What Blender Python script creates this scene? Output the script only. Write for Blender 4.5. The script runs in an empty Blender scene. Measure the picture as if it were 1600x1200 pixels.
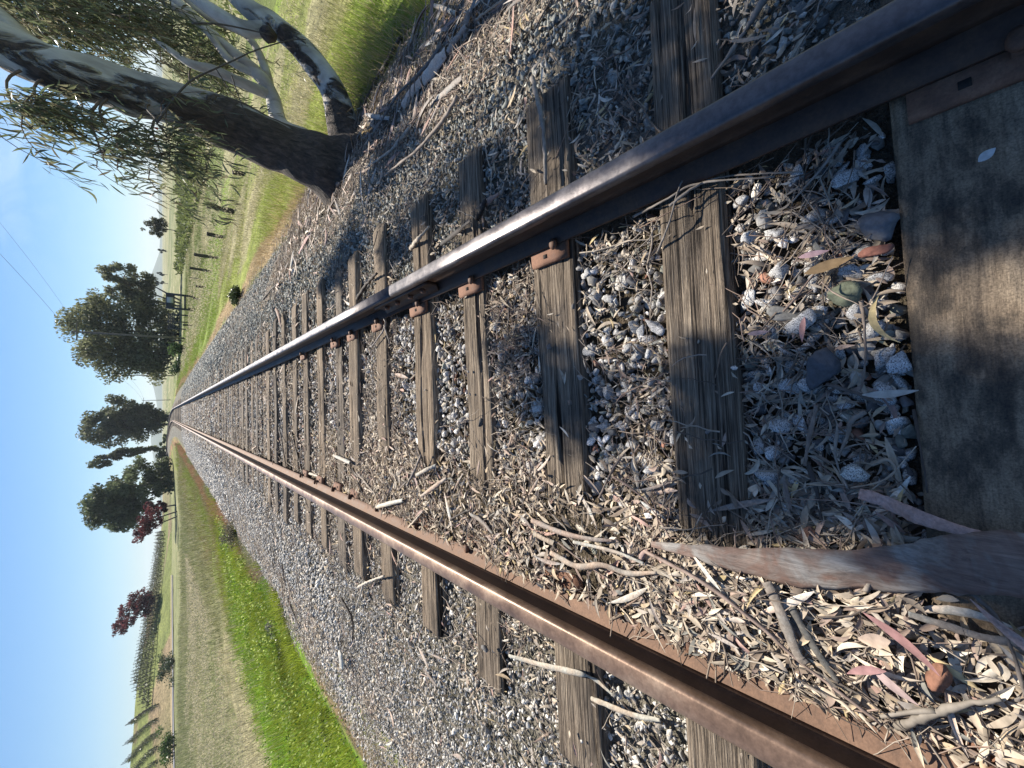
import bpy, math, random
import numpy as np
from mathutils import Vector, Matrix

scene = bpy.context.scene
COL = scene.collection
rng = np.random.default_rng(7)
random.seed(7)

# ------------------------------------------------------------------ camera (phone held sideways, ultra-wide, looking down the track)
FPX = 601.0
TH = math.atan(548 / FPX)
PSI = math.atan(48 * math.cos(TH) / FPX)
CAM = np.array([0.062, 0.0, 1.196])
c_, s_, cp_, sp_ = math.cos(TH), math.sin(TH), math.cos(PSI), math.sin(PSI)
FW = np.array([sp_ * c_, cp_ * c_, -s_])
RT = np.array([cp_, -sp_, 0.0])
UP = np.cross(RT, FW)
cd = bpy.data.cameras.new("camera")
cam = bpy.data.objects.new("camera", cd)
COL.objects.link(cam)
cd.sensor_fit = 'HORIZONTAL'
cd.sensor_width = 36.0
cd.lens = 36.0 * FPX / 1600.0
cd.clip_start = 0.02
cd.clip_end = 20000
M3 = Matrix((tuple(-UP), tuple(RT), tuple(-FW))).transposed()
cam.matrix_world = Matrix.Translation(Vector(CAM)) @ M3.to_4x4()
scene.camera = cam

# ------------------------------------------------------------------ sky, sun, exposure
SUN_EL, SUN_AZ = math.radians(42), math.radians(14)
SUN = np.array([math.sin(SUN_AZ) * math.cos(SUN_EL), math.cos(SUN_AZ) * math.cos(SUN_EL), math.sin(SUN_EL)])
world = bpy.data.worlds.new("World")
scene.world = world
world.use_nodes = True
wn, wl = world.node_tree.nodes, world.node_tree.links
wn.clear()
wo = wn.new('ShaderNodeOutputWorld')
bg = wn.new('ShaderNodeBackground')
bg.inputs['Strength'].default_value = 0.095
sky = wn.new('ShaderNodeTexSky')
sky.sky_type = 'NISHITA'
sky.sun_disc = False
sky.sun_elevation = SUN_EL
sky.sun_rotation = SUN_AZ
sky.altitude = 50
sky.air_density = 1.0
sky.dust_density = 0.0
sky.ozone_density = 2.0
tc = wn.new('ShaderNodeTexCoord')
mp = wn.new('ShaderNodeMapping')
mp.inputs['Scale'].default_value = (2.2, 2.2, 9.0)
mp.inputs['Location'].default_value = (4.0, 1.0, 2.0)
mp.inputs['Rotation'].default_value = (0.35, 0.25, 0.3)
nz = wn.new('ShaderNodeTexNoise')
nz.inputs['Scale'].default_value = 2.4
nz.inputs['Detail'].default_value = 7
nz.inputs['Roughness'].default_value = 0.62
nz.inputs['Distortion'].default_value = 0.9
cr = wn.new('ShaderNodeValToRGB')
cr.color_ramp.elements[0].position = 0.42
cr.color_ramp.elements[1].position = 0.8
sx = wn.new('ShaderNodeSeparateXYZ')
mr = wn.new('ShaderNodeMapRange')
mr.inputs['From Min'].default_value = 0.09
mr.inputs['From Max'].default_value = 0.2
mu = wn.new('ShaderNodeMath'); mu.operation = 'MULTIPLY'
mu2 = wn.new('ShaderNodeMath'); mu2.operation = 'MULTIPLY'; mu2.inputs[1].default_value = 0.42
mx = wn.new('ShaderNodeMix'); mx.data_type = 'RGBA'
mx.inputs['B'].default_value = (8.0, 8.3, 8.8, 1)
wl.new(tc.outputs['Generated'], mp.inputs['Vector']); wl.new(mp.outputs[0], nz.inputs['Vector'])
wl.new(nz.outputs['Fac'], cr.inputs['Fac']); wl.new(tc.outputs['Generated'], sx.inputs[0])
wl.new(sx.outputs['Z'], mr.inputs['Value']); wl.new(cr.outputs['Color'], mu.inputs[0]); wl.new(mr.outputs[0], mu.inputs[1])
mr2 = wn.new('ShaderNodeMapRange'); mr2.inputs['From Min'].default_value = .2; mr2.inputs['From Max'].default_value = .42
wl.new(sx.outputs['X'], mr2.inputs['Value']); mu3 = wn.new('ShaderNodeMath'); mu3.operation = 'MULTIPLY'
wl.new(mu.outputs[0], mu3.inputs[0]); wl.new(mr2.outputs[0], mu3.inputs[1]); wl.new(mu3.outputs[0], mu2.inputs[0]); wl.new(mu2.outputs[0], mx.inputs['Factor'])
tn = wn.new('ShaderNodeMix'); tn.data_type = 'RGBA'; tn.blend_type = 'MULTIPLY'; tn.inputs['Factor'].default_value = 1.0
tn.inputs['B'].default_value = (.66, .80, 1.0, 1)          # clear, blue afternoon air
gm = wn.new('ShaderNodeGamma'); gm.inputs['Gamma'].default_value = .75
hs = wn.new('ShaderNodeHueSaturation'); hs.inputs['Saturation'].default_value = 1.3
wl.new(sky.outputs[0], gm.inputs['Color']); wl.new(gm.outputs[0], hs.inputs['Color']); wl.new(hs.outputs[0], tn.inputs['A']); wl.new(tn.outputs['Result'], mx.inputs['A']); wl.new(mx.outputs['Result'], bg.inputs['Color'])
wl.new(bg.outputs[0], wo.inputs['Surface'])

sl = bpy.data.lights.new("sun", 'SUN')
sl.energy = 5.0
sl.angle = math.radians(0.53)
sl.color = (1.0, 0.93, 0.82)
so = bpy.data.objects.new("sun", sl)
COL.objects.link(so)
so.rotation_euler = Vector(SUN).to_track_quat('Z', 'Y').to_euler()
so.location = (6, 20, 30)
scene.view_settings.view_transform = 'Standard'
scene.view_settings.look = 'None'
scene.view_settings.exposure = 1.0
scene.view_settings.gamma = 1
scene.view_settings.use_curve_mapping = False
scene.cycles.max_bounces = 5
scene.cycles.diffuse_bounces = 3
scene.cycles.transparent_max_bounces = 6
scene.cycles.volume_bounces = 0
scene.cycles.caustics_reflective = False
scene.cycles.caustics_refractive = False


# ------------------------------------------------------------------ helpers
def at(x, y, z=0.0, Y=None):
    """sight line of a photo pixel met with the level z, or with the upright plane at distance Y"""
    U, V = 1200 - y, x
    d = FW + RT * (U - 600) / FPX - UP * (V - 800) / FPX
    t = (z - CAM[2]) / d[2] if Y is None else Y / d[1]
    return CAM + d * t


def hsh(ix, iy, iz, seed):
    with np.errstate(over='ignore'):
        h = (ix.astype(np.int64) * 374761393 + iy.astype(np.int64) * 668265263 + iz.astype(np.int64) * 2147483647 + seed * 1274126177)
        h = (h ^ (h >> 13)) * 1274126177
        h = h ^ (h >> 16)
    return (h & 0xffffff) / float(0xffffff)


def noise(p, seed=0):
    p = np.asarray(p, float)
    i = np.floor(p).astype(np.int64); f = p - i; f = f * f * (3 - 2 * f)
    r = 0
    for a in (0, 1):
        for b in (0, 1):
            for c in (0, 1):
                w = (f[..., 0] if a else 1 - f[..., 0]) * (f[..., 1] if b else 1 - f[..., 1]) * (f[..., 2] if c else 1 - f[..., 2])
                r = r + w * hsh(i[..., 0] + a, i[..., 1] + b, i[..., 2] + c, seed)
    return r


def noise2(x, y, s, seed=0):
    x = np.asarray(x, float); y = np.asarray(y, float)
    return noise(np.stack([x * s, y * s, np.zeros_like(x) + 0.37], -1), seed)


def mesh(name, V, faces, mat=None, parent=None, col=None, smooth=False):
    V = np.asarray(V, np.float32)
    if isinstance(faces, np.ndarray): faces = [faces]
    me = bpy.data.meshes.new(name)
    me.vertices.add(len(V)); me.vertices.foreach_set("co", V.ravel())
    idx = np.concatenate([np.asarray(f, np.int32).ravel() for f in faces])
    tot = np.concatenate([np.full(len(f), f.shape[1], np.int32) for f in faces])
    st = np.concatenate([[0], np.cumsum(tot)[:-1]]).astype(np.int32)
    me.loops.add(len(idx)); me.loops.foreach_set("vertex_index", idx)
    me.polygons.add(len(tot)); me.polygons.foreach_set("loop_start", st)
    if smooth: me.polygons.foreach_set("use_smooth", np.ones(len(tot), bool))
    me.update(calc_edges=True)
    if col is not None:
        c = np.ones((len(V), 4), np.float32); c[:, :col.shape[1]] = col
        a = me.color_attributes.new("Col", 'FLOAT_COLOR', 'POINT')
        a.data.foreach_set("color", c.ravel())
    if mat: me.materials.append(mat)
    o = bpy.data.objects.new(name, me)
    COL.objects.link(o)
    if parent: o.parent = parent
    return o


class MB:
    """collects pieces and links them as one mesh object"""
    def __init__(s): s.V, s.F, s.C, s.n = [], {}, [], 0
    def add(s, V, faces, col=None):
        V = np.asarray(V, float)
        for f in ([faces] if isinstance(faces, np.ndarray) else faces):
            f = np.asarray(f)
            if len(f): s.F.setdefault(f.shape[1], []).append(f + s.n)
        s.V.append(V); s.n += len(V)
        s.C.append(np.tile(np.array(col if col is not None else (1, 1, 1), float), (len(V), 1)) if col is None or np.ndim(col) == 1 else np.asarray(col))
        return s
    def build(s, name, mat, parent=None, smooth=False):
        return mesh(name, np.concatenate(s.V), [np.concatenate(f) for f in s.F.values()], mat, parent, np.concatenate(s.C), smooth)


def empty(name, loc=(0, 0, 0), rz=0):
    o = bpy.data.objects.new(name, None); COL.objects.link(o)
    o.location = loc; o.rotation_euler = (0, 0, rz); o.empty_display_size = 0.1
    return o


def tag(o, label=None, cat=None, group=None, kind=None):
    if label: o["label"] = label
    if cat: o["category"] = cat
    if group: o["group"] = group
    if kind: o["kind"] = kind
    return o


def smooth_path(P, n):
    P = np.asarray(P, float)
    if len(P) < 3:
        t = np.linspace(0, 1, n)[:, None]; return P[0] * (1 - t) + P[-1] * t
    k = len(P) - 1
    Q = np.vstack([2 * P[0] - P[1], P, 2 * P[-1] - P[-2]])
    out = []
    for u in np.linspace(0, k, n):
        i = min(int(u), k - 1); t = u - i
        a, b, c, d = Q[i:i + 4]
        out.append(.5 * (2 * b + (c - a) * t + (2 * a - 5 * b + 4 * c - d) * t * t + (3 * b - a - 3 * c + d) * t ** 3))
    return np.array(out)


def frames(P):
    T = np.gradient(P, axis=0); T /= np.linalg.norm(T, axis=1)[:, None] + 1e-9
    r = np.array([0, 0, 1.]) if abs(T[0][2]) < .8 else np.array([1., 0, 0])
    A = []
    for t in T:
        r = r - t * (r @ t); r = r / (np.linalg.norm(r) + 1e-9); A.append(r)
    A = np.array(A)
    return T, A, np.cross(T, A)


def tube(P, R, sides=8, rough=0.0, seed=0, freq=6.0):
    P = np.asarray(P, float); n = len(P)
    R = np.broadcast_to(np.asarray(R, float), (n,))
    T, A, B = frames(P)
    th = np.arange(sides) * 2 * math.pi / sides
    V = P[:, None] + R[:, None, None] * (A[:, None] * np.cos(th)[None, :, None] + B[:, None] * np.sin(th)[None, :, None])
    V = V.reshape(-1, 3)
    if rough:
        d = V - np.repeat(P, sides, 0)
        V = V + d * ((noise(V * freq, seed) - .5) * 2 * rough)[:, None]
    i, j = np.meshgrid(np.arange(n - 1), np.arange(sides), indexing='ij')
    j2 = (j + 1) % sides
    F = np.stack([i * sides + j, i * sides + j2, (i + 1) * sides + j2, (i + 1) * sides + j], -1).reshape(-1, 4)
    V = np.vstack([V, P[:1], P[-1:]])
    k = np.arange(sides); k2 = (k + 1) % sides
    C = np.vstack([np.stack([k2, k, np.full(sides, n * sides)], -1), np.stack([(n - 1) * sides + k, (n - 1) * sides + k2, np.full(sides, n * sides + 1)], -1)])
    return V, [F, C]


def box(x0, x1, y0, y1, z0, z1):
    V = np.array([(x, y, z) for z in (z0, z1) for y in (y0, y1) for x in (x0, x1)], float)
    F = np.array([(0, 2, 3, 1), (4, 5, 7, 6), (0, 1, 5, 4), (2, 6, 7, 3), (0, 4, 6, 2), (1, 3, 7, 5)])
    return V, F


def sweep(prof, path, closed=True):
    """prof (k,2) lateral,height ; path (n,3) with level lateral direction"""
    path = np.asarray(path, float); T = np.gradient(path, axis=0); T[:, 2] = 0; T /= np.linalg.norm(T, axis=1)[:, None]
    L = np.stack([T[:, 1], -T[:, 0], 0 * T[:, 0]], -1)
    k = len(prof); n = len(path)
    V = path[:, None] + L[:, None] * prof[None, :, :1] + np.array([0, 0, 1.])[None, None] * prof[None, :, 1:2]
    i, j = np.meshgrid(np.arange(n - 1), np.arange(k), indexing='ij'); j2 = (j + 1) % k
    F = np.stack([i * k + j, i * k + j2, (i + 1) * k + j2, (i + 1) * k + j], -1).reshape(-1, 4)
    return V.reshape(-1, 3), [F, np.arange(k)[None, ::-1], (np.arange(k) + (n - 1) * k)[None]]


# ------------------------------------------------------------------ materials
def mat_new(name):
    m = bpy.data.materials.new(name); m.use_nodes = True
    N, L = m.node_tree.nodes, m.node_tree.links
    return m, N, L, N['Principled BSDF']


def nd(N, t, **kw):
    n = N.new(t)
    for k, v in kw.items():
        if k in n.inputs: n.inputs[k].default_value = v
        else: setattr(n, k, v)
    return n


def ramp(N, L, fac, stops):
    r = N.new('ShaderNodeValToRGB'); e = r.color_ramp.elements
    while len(e) < len(stops): e.new(0.5)
    for q, (p, c) in zip(e, stops): q.position = p; q.color = (c[0], c[1], c[2], 1)
    L.new(fac, r.inputs['Fac']); return r.outputs['Color']


def mixc(N, L, mode, fac, a, b):
    m = N.new('ShaderNodeMix'); m.data_type = 'RGBA'; m.blend_type = mode
    for s, v in (('Factor', fac), ('A', a), ('B', b)):
        if hasattr(v, 'links') or hasattr(v, 'is_linked'): L.new(v, m.inputs[s])
        elif s == 'Factor': m.inputs[s].default_value = v
        else: m.inputs[s].default_value = (v[0], v[1], v[2], 1)
    return m.outputs['Result']


def coords(N, L, kind='Object', scale=(1, 1, 1)):
    t = N.new('ShaderNodeTexCoord'); mp = N.new('ShaderNodeMapping'); mp.inputs['Scale'].default_value = scale
    L.new(t.outputs[kind], mp.inputs['Vector']); return mp.outputs[0]


def tnoise(N, L, vec, scale, detail=4, rough=.55, dist=0):
    n = nd(N, 'ShaderNodeTexNoise', Scale=scale, Detail=detail, Roughness=rough, Distortion=dist)
    L.new(vec, n.inputs['Vector']); return n.outputs['Fac']


def bump(N, L, b, h, strength=.4, dist=.01):
    n = nd(N, 'ShaderNodeBump', Strength=strength, Distance=dist)
    L.new(h, n.inputs['Height']); L.new(n.outputs[0], b.inputs['Normal']); return n


def attr(N, name='Col'):
    a = N.new('ShaderNodeAttribute'); a.attribute_name = name; return a


def foliage_mat(name, trans=.35, rough=.55, var=.35, spec=.3, nscale=3.0):
    m, N, L, b = mat_new(name)
    a = attr(N)
    n = tnoise(N, L, coords(N, L), nscale, 3)
    c = mixc(N, L, 'MULTIPLY', 1.0, a.outputs['Color'], ramp(N, L, n, [(.3, (1 - var,) * 3), (.7, (1 + var * .4,) * 3)]))
    L.new(c, b.inputs['Base Color'])
    b.inputs['Roughness'].default_value = rough
    b.inputs['Specular IOR Level'].default_value = spec
    t = N.new('ShaderNodeBsdfTranslucent'); L.new(c, t.inputs['Color'])
    mx = N.new('ShaderNodeMixShader'); mx.inputs[0].default_value = trans
    L.new(b.outputs[0], mx.inputs[1]); L.new(t.outputs[0], mx.inputs[2])
    L.new(mx.outputs[0], N['Material Output'].inputs['Surface'])
    return m


M_GRASS = foliage_mat("grass_blades", .45, .6, .25)
M_LITTER = foliage_mat("dry_leaves", .12, .7, .3, .15, 60.0)
M_LEAF = foliage_mat("gum_leaves", .42, .4, .25, .5, 5.0)
M_FARLEAF = foliage_mat("far_foliage", .5, .55, .35, .35, .35)


def stone_mat():
    m, N, L, b = mat_new("ballast_stone")
    a = attr(N); co = coords(N, L)
    n1 = tnoise(N, L, co, 90, 4, .6)
    n2 = tnoise(N, L, co, 420, 3, .65)
    c = mixc(N, L, 'MULTIPLY', 1.0, a.outputs['Color'], ramp(N, L, n1, [(.3, (.7, .68, .66)), (.7, (1.2, 1.2, 1.2))]))
    spk = ramp(N, L, n2, [(.40, (.14, .14, .15)), (.47, (.8, .8, .81)), (.57, (1.25, 1.25, 1.25))])
    c2 = mixc(N, L, 'MULTIPLY', 1.0, c, spk)
    c3 = mixc(N, L, 'MIX', a.outputs['Alpha'], c, c2)
    L.new(c3, b.inputs['Base Color']); b.inputs['Roughness'].default_value = .85
    bump(N, L, b, n1, .5, .004)
    return m


M_STONE = stone_mat()


def wood_mat(name, dark, mid, light, stain=0.0, gs=1.0):
    m, N, L, b = mat_new(name)
    oi = N.new('ShaderNodeObjectInfo')
    t = N.new('ShaderNodeTexCoord'); add = N.new('ShaderNodeVectorMath'); add.operation = 'ADD'
    cmb = N.new('ShaderNodeCombineXYZ')
    k = N.new('ShaderNodeMath'); k.operation = 'MULTIPLY'; k.inputs[1].default_value = 37.0
    L.new(oi.outputs['Random'], k.inputs[0])
    for i in range(3): L.new(k.outputs[0], cmb.inputs[i])
    L.new(t.outputs['Object'], add.inputs[0]); L.new(cmb.outputs[0], add.inputs[1])
    def mpd(sc):
        q = N.new('ShaderNodeMapping'); q.inputs['Scale'].default_value = sc; L.new(add.outputs[0], q.inputs['Vector']); return q.outputs[0]
    g1 = tnoise(N, L, mpd((2.6, 150 * gs, 60)), 1.0, 6, .7, .5)
    g2 = tnoise(N, L, mpd((9, 420 * gs, 150)), 1.0, 3, .6, .2)
    cr_ = tnoise(N, L, mpd((1.1, 26 * gs, 14)), 1.0, 2, .5, .5)
    bl = tnoise(N, L, mpd((2.2, 4, 4)), 1.0, 5, .6)
    c = ramp(N, L, g1, [(.38, dark), (.47, mid), (.64, light)])
    c = mixc(N, L, 'MULTIPLY', .75, c, ramp(N, L, g2, [(.36, (.35, .33, .31)), (.52, (1.15, 1.15, 1.15))]))
    c = mixc(N, L, 'MULTIPLY', 1.0, c, ramp(N, L, cr_, [(.27, (.12, .11, .10)), (.33, (1, 1, 1))]))
    c = mixc(N, L, 'MULTIPLY', 1.0, c, ramp(N, L, bl, [(.3, (.55 - .3 * stain, .56 - .3 * stain, .58 - .3 * stain)), (.62, (1.1, 1.08, 1.05))]))
    rn = ramp(N, L, oi.outputs['Random'], [(0, (.72, .75, .8)), (.5, (1.0, .97, .93)), (1, (1.2, 1.12, 1.02))])
    c = mixc(N, L, 'MULTIPLY', 1.0, c, rn)
    L.new(c, b.inputs['Base Color']); b.inputs['Roughness'].default_value = .85
    b.inputs['Specular IOR Level'].default_value = .25
    hm = mixc(N, L, 'MULTIPLY', 1.0, g1, ramp(N, L, cr_, [(.27, (.0, .0, .0)), (.34, (1, 1, 1))]))
    hm = mixc(N, L, 'ADD', .35, hm, g2)
    bump(N, L, b, hm, 1.0, .012)
    return m


M_TIE = wood_mat("weathered_tie_wood", (.024, .02, .016), (.165, .133, .103), (.36, .305, .24))
M_TIE_DARK = wood_mat("creosoted_tie_wood", (.06, .048, .036), (.125, .098, .07), (.185, .15, .11), 1.0, .35)
def stained_mat():
    m, N, L, b = mat_new("stained_smooth_tie_wood")
    co = coords(N, L)
    p1 = tnoise(N, L, coords(N, L, 'Object', (1.6, 3.2, 3)), 3.2, 7, .66, .15)
    p2 = tnoise(N, L, coords(N, L, 'Object', (1.4, 6, 4)), 4.5, 5, .6, .3)
    g = tnoise(N, L, coords(N, L, 'Object', (7, 130, 60)), 1.0, 5, .7, .6)
    fine = tnoise(N, L, co, 260, 3, .7)
    crk = tnoise(N, L, coords(N, L, 'Object', (.55, 11, 4)), 1.0, 2, .4, .25)
    c = ramp(N, L, p1, [(.36, (.045, .037, .029)), (.45, (.09, .07, .05)), (.51, (.175, .132, .09)), (.64, (.25, .195, .135))])
    c = mixc(N, L, 'MULTIPLY', .8, c, ramp(N, L, p2, [(.36, (.45, .45, .47)), (.5, (1.05, 1.03, 1.0))]))
    c = mixc(N, L, 'MULTIPLY', .55, c, ramp(N, L, g, [(.33, (.5, .48, .46)), (.55, (1.1, 1.1, 1.1))]))
    c = mixc(N, L, 'MULTIPLY', .9, c, ramp(N, L, fine, [(.32, (.5, .5, .5)), (.62, (1.25, 1.25, 1.25))]))
    c = mixc(N, L, 'MULTIPLY', 1.0, c, ramp(N, L, crk, [(.315, (.1, .09, .08)), (.33, (1, 1, 1))]))
    L.new(c, b.inputs['Base Color']); b.inputs['Roughness'].default_value = .7; b.inputs['Specular IOR Level'].default_value = .3
    hm = mixc(N, L, 'MULTIPLY', 1.0, mixc(N, L, 'ADD', .5, g, fine), ramp(N, L, crk, [(.31, (0, 0, 0)), (.33, (1, 1, 1))]))
    bump(N, L, b, hm, .45, .004)
    return m


M_TIE_DARK = stained_mat()
M_POST = wood_mat("grey_post_wood", (.02, .018, .015), (.07, .06, .05), (.13, .115, .095))


def rust_mat(name, a, b_, c_, rough=.6, metal=.25, sc=25):
    m, N, L, b = mat_new(name)
    co = coords(N, L)
    n = tnoise(N, L, co, sc, 6, .65); n2 = tnoise(N, L, co, sc * 9, 3, .6)
    c = ramp(N, L, n, [(.3, a), (.5, b_), (.72, c_)])
    c = mixc(N, L, 'MULTIPLY', .5, c, ramp(N, L, n2, [(.3, (.55, .55, .55)), (.65, (1.15, 1.15, 1.15))]))
    L.new(c, b.inputs['Base Color']); b.inputs['Metallic'].default_value = metal
    r = ramp(N, L, n, [(.3, (rough - .08,) * 3), (.7, (rough + .12,) * 3)])
    L.new(r, b.inputs['Roughness'])
    bump(N, L, b, n2, .25, .002)
    return m


M_RAIL = rust_mat("rusty_rail_side", (.035, .022, .017), (.062, .037, .026), (.10, .058, .036), .55, .35, 14)
M_HEAD_L = rust_mat("brown_worn_rail_head", (.13, .082, .055), (.20, .128, .088), (.285, .205, .148), .42, .45, 9)
M_HEAD_R = rust_mat("steel_worn_rail_head", (.075, .066, .068), (.12, .108, .11), (.18, .165, .165), .40, .7, 9)
M_FOOT = rust_mat("orange_rusty_foot", (.11, .064, .042), (.18, .105, .068), (.26, .16, .108), .75, .1, 18)
M_PLATE = rust_mat("orange_rust_plate", (.10, .052, .033), (.175, .086, .052), (.25, .138, .088), .8, .05, 22)
M_SPIKE = rust_mat("brown_rust_spike", (.07, .036, .022), (.13, .066, .04), (.2, .105, .062), .75, .1, 30)
M_HOLE = rust_mat("punched_hole_dark", (.012, .01, .009), (.018, .014, .012), (.025, .02, .017), .9, 0, 30)


def bark_strip_mat():
    m, N, L, b = mat_new("shed_bark")
    a = attr(N)
    co = coords(N, L)
    n = tnoise(N, L, co, 9, 5, .6, .4); n2 = tnoise(N, L, co, 110, 4, .7, .3)
    c = mixc(N, L, 'MULTIPLY', 1.0, a.outputs['Color'], ramp(N, L, n2, [(.3, (.6, .58, .56)), (.68, (1.22, 1.2, 1.18))]))
    c = mixc(N, L, 'MIX', ramp(N, L, n, [(.46, (0, 0, 0)), (.58, (.65, .65, .65))]), c, mixc(N, L, 'MULTIPLY', 1.0, c, (.85, 1.1, 1.3)))
    L.new(c, b.inputs['Base Color']); b.inputs['Roughness'].default_value = .75
    bump(N, L, b, n2, .4, .003)
    return m


M_BARK = bark_strip_mat()


def slab_mat():
    m, N, L, b = mat_new("fallen_bark_slab")
    co = coords(N, L, 'Object', (1, 1, 1))
    fib = tnoise(N, L, coords(N, L, 'Object', (150, 10, 150)), 1.0, 6, .7, .9)
    pat = tnoise(N, L, co, 9, 4, .6, .6)
    c = ramp(N, L, pat, [(.40, (.25, .235, .215)), (.48, (.20, .165, .14)), (.56, (.165, .105, .08)), (.70, (.21, .15, .12))])
    c = mixc(N, L, 'MULTIPLY', .85, c, ramp(N, L, fib, [(.3, (.45, .43, .42)), (.65, (1.3, 1.28, 1.26))]))
    L.new(c, b.inputs['Base Color']); b.inputs['Roughness'].default_value = .7
    bump(N, L, b, fib, .5, .004)
    return m


M_SLAB = slab_mat()


def trunk_mat():
    m, N, L, b = mat_new("gum_tree_bark")
    a = attr(N)           # R: how much rough dark bark still hangs on
    sep = N.new('ShaderNodeSeparateColor'); L.new(a.outputs['Color'], sep.inputs[0])
    co = coords(N, L, 'Object', (5, 5, 1.6)); co2 = coords(N, L, 'Object', (1, 1, .35))
    n = tnoise(N, L, co, 1.0, 5, .6, .5)
    n2 = tnoise(N, L, co2, 26, 5, .68, .5)
    n3 = tnoise(N, L, coords(N, L, 'Object', (3, 3, 1.2)), 1.3, 3, .5, .8)
    pale = ramp(N, L, n3, [(.32, (.27, .255, .235)), (.46, (.44, .425, .385)), (.52, (.5, .49, .45)), (.66, (.36, .32, .27))])
    pale = mixc(N, L, 'MULTIPLY', .5, pale, ramp(N, L, n2, [(.3, (.7, .68, .66)), (.6, (1.08, 1.08, 1.08))]))
    dark = ramp(N, L, n2, [(.3, (.02, .016, .013)), (.5, (.065, .048, .036)), (.72, (.15, .11, .085))])
    s = N.new('ShaderNodeMath'); s.operation = 'ADD'; L.new(n, s.inputs[0]); L.new(sep.outputs[0], s.inputs[1])
    k = ramp(N, L, s.outputs[0], [(.93, (0, 0, 0)), (.975, (.45, .45, .45)), (1.01, (1, 1, 1))])
    L.new(mixc(N, L, 'MIX', k, pale, dark), b.inputs['Base Color'])
    b.inputs['Roughness'].default_value = .75
    hm = mixc(N, L, 'MULTIPLY', 1.0, n2, k)
    hm = mixc(N, L, 'ADD', .6, hm, k)
    bump(N, L, b, hm, 1.0, .05)
    return m


M_TRUNK = trunk_mat()
m, N, L, b = mat_new("grey_twig_bark")
n = tnoise(N, L, coords(N, L), 40, 4)
a = attr(N)
L.new(mixc(N, L, 'MULTIPLY', 1.0, a.outputs['Color'], ramp(N, L, n, [(.3, (.6, .58, .55)), (.7, (1.2, 1.2, 1.2))])), b.inputs['Base Color'])
b.inputs['Roughness'].default_value = .8
M_TWIG = m


def ground_mat(name, s1=2.0, s2=14.0, s3=120.0, bstr=.6):
    m, N, L, b = mat_new(name)
    a = attr(N); co = coords(N, L)
    n1 = tnoise(N, L, co, s1, 5, .6); n2 = tnoise(N, L, co, s2, 5, .65); n3 = tnoise(N, L, co, s3, 3, .7)
    c = mixc(N, L, 'MULTIPLY', 1.0, a.outputs['Color'], ramp(N, L, n1, [(.3, (.72, .74, .66)), (.7, (1.25, 1.2, 1.2))]))
    c = mixc(N, L, 'MULTIPLY', 1.0, c, ramp(N, L, n2, [(.3, (.65, .68, .62)), (.7, (1.3, 1.25, 1.25))]))
    c = mixc(N, L, 'MULTIPLY', .8, c, ramp(N, L, n3, [(.34, (.45, .45, .45)), (.66, (1.4, 1.4, 1.4))]))
    L.new(c, b.inputs['Base Color']); b.inputs['Roughness'].default_value = .95
    b.inputs['Specular IOR Level'].default_value = .1
    bump(N, L, b, n3, bstr, .03)
    return m


M_GROUND = ground_mat("meadow_soil", .08, .9, 7.0)
M_BED = ground_mat("ballast_bed_surface", 2.0, 24.0, 60.0, 1.0)
M_HILL = ground_mat("hill_grass", .02, .25, 2.0)


def plain(name, c, rough=.6, metal=0.0, var=.25, sc=8):
    m, N, L, b = mat_new(name)
    n = tnoise(N, L, coords(N, L), sc, 4)
    L.new(ramp(N, L, n, [(.3, tuple(v * (1 - var) for v in c)), (.7, tuple(v * (1 + var) for v in c))]), b.inputs['Base Color'])
    b.inputs['Roughness'].default_value = rough; b.inputs['Metallic'].default_value = metal
    return m


M_POLE = plain("pole_wood", (.13, .115, .10), .85)
M_WIRE = plain("wire_metal", (.06, .06, .065), .5, .5)
M_BOARD = plain("dark_board_paint", (.035, .04, .045), .6)
M_SHEET = plain("pale_sheet", (.42, .45, .45), .5, 0, .08)
M_TPOST = plain("steel_t_post", (.09, .08, .07), .7, .4)
M_ROAD = plain("pale_asphalt", (.19, .19, .195), .9, 0, .15, .8)
M_VERGE = plain("sandy_verge", (.34, .26, .14), .95, 0, .3, .6)

# ------------------------------------------------------------------ the lie of the land
TRK_Y0, TRK_R = 60.0, 420.0


def xc(y):
    y = np.asarray(y, float); d = np.maximum(y - TRK_Y0, 0)
    return -d * d / (2 * TRK_R)


PX = np.array([-4000, -900, -200, -90, -60, -40, -20, -10, -6.5, -4.2, -3.5, -2.4, -1.75, -1.42, 1.42, 1.8, 2.5, 3.2, 4.2, 6.5, 10, 20, 60, 4000])
PZ = np.array([-1.6, -1.0, -.3, -.35, -.5, -.85, -1.2, -1.0, -.8, -.55, -.42, -.2, -.08, -.055, -.055, -.07, -.25, -.46, -.62, -.9, -1.3, -1.6, -1.7, -1.7])


def G(x, y):
    """finished level of the bed and fields (tie tops are level 0)"""
    x = np.asarray(x, float); y = np.asarray(y, float)
    u = x - xc(y)
    return np.interp(u, PX, PZ)


def pile(x, y):
    """leaf litter heaped along the inner side of one rail"""
    x = np.asarray(x, float); y = np.asarray(y, float)
    a = np.exp(-(np.clip(np.abs(x + .57) - .08, 0, 9) / .16) ** 2) * np.clip((4.6 - y) / 2.5, 0, 1)
    return a * (.055 + .055 * noise2(x, y, 4.5, 3)) * (x > -.71) * (x < .4)


def graded(vals):
    out = []
    for a, b, n in vals: out += list(np.linspace(a, b, n, endpoint=False))
    return np.array(out + [vals[-1][1]])


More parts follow.
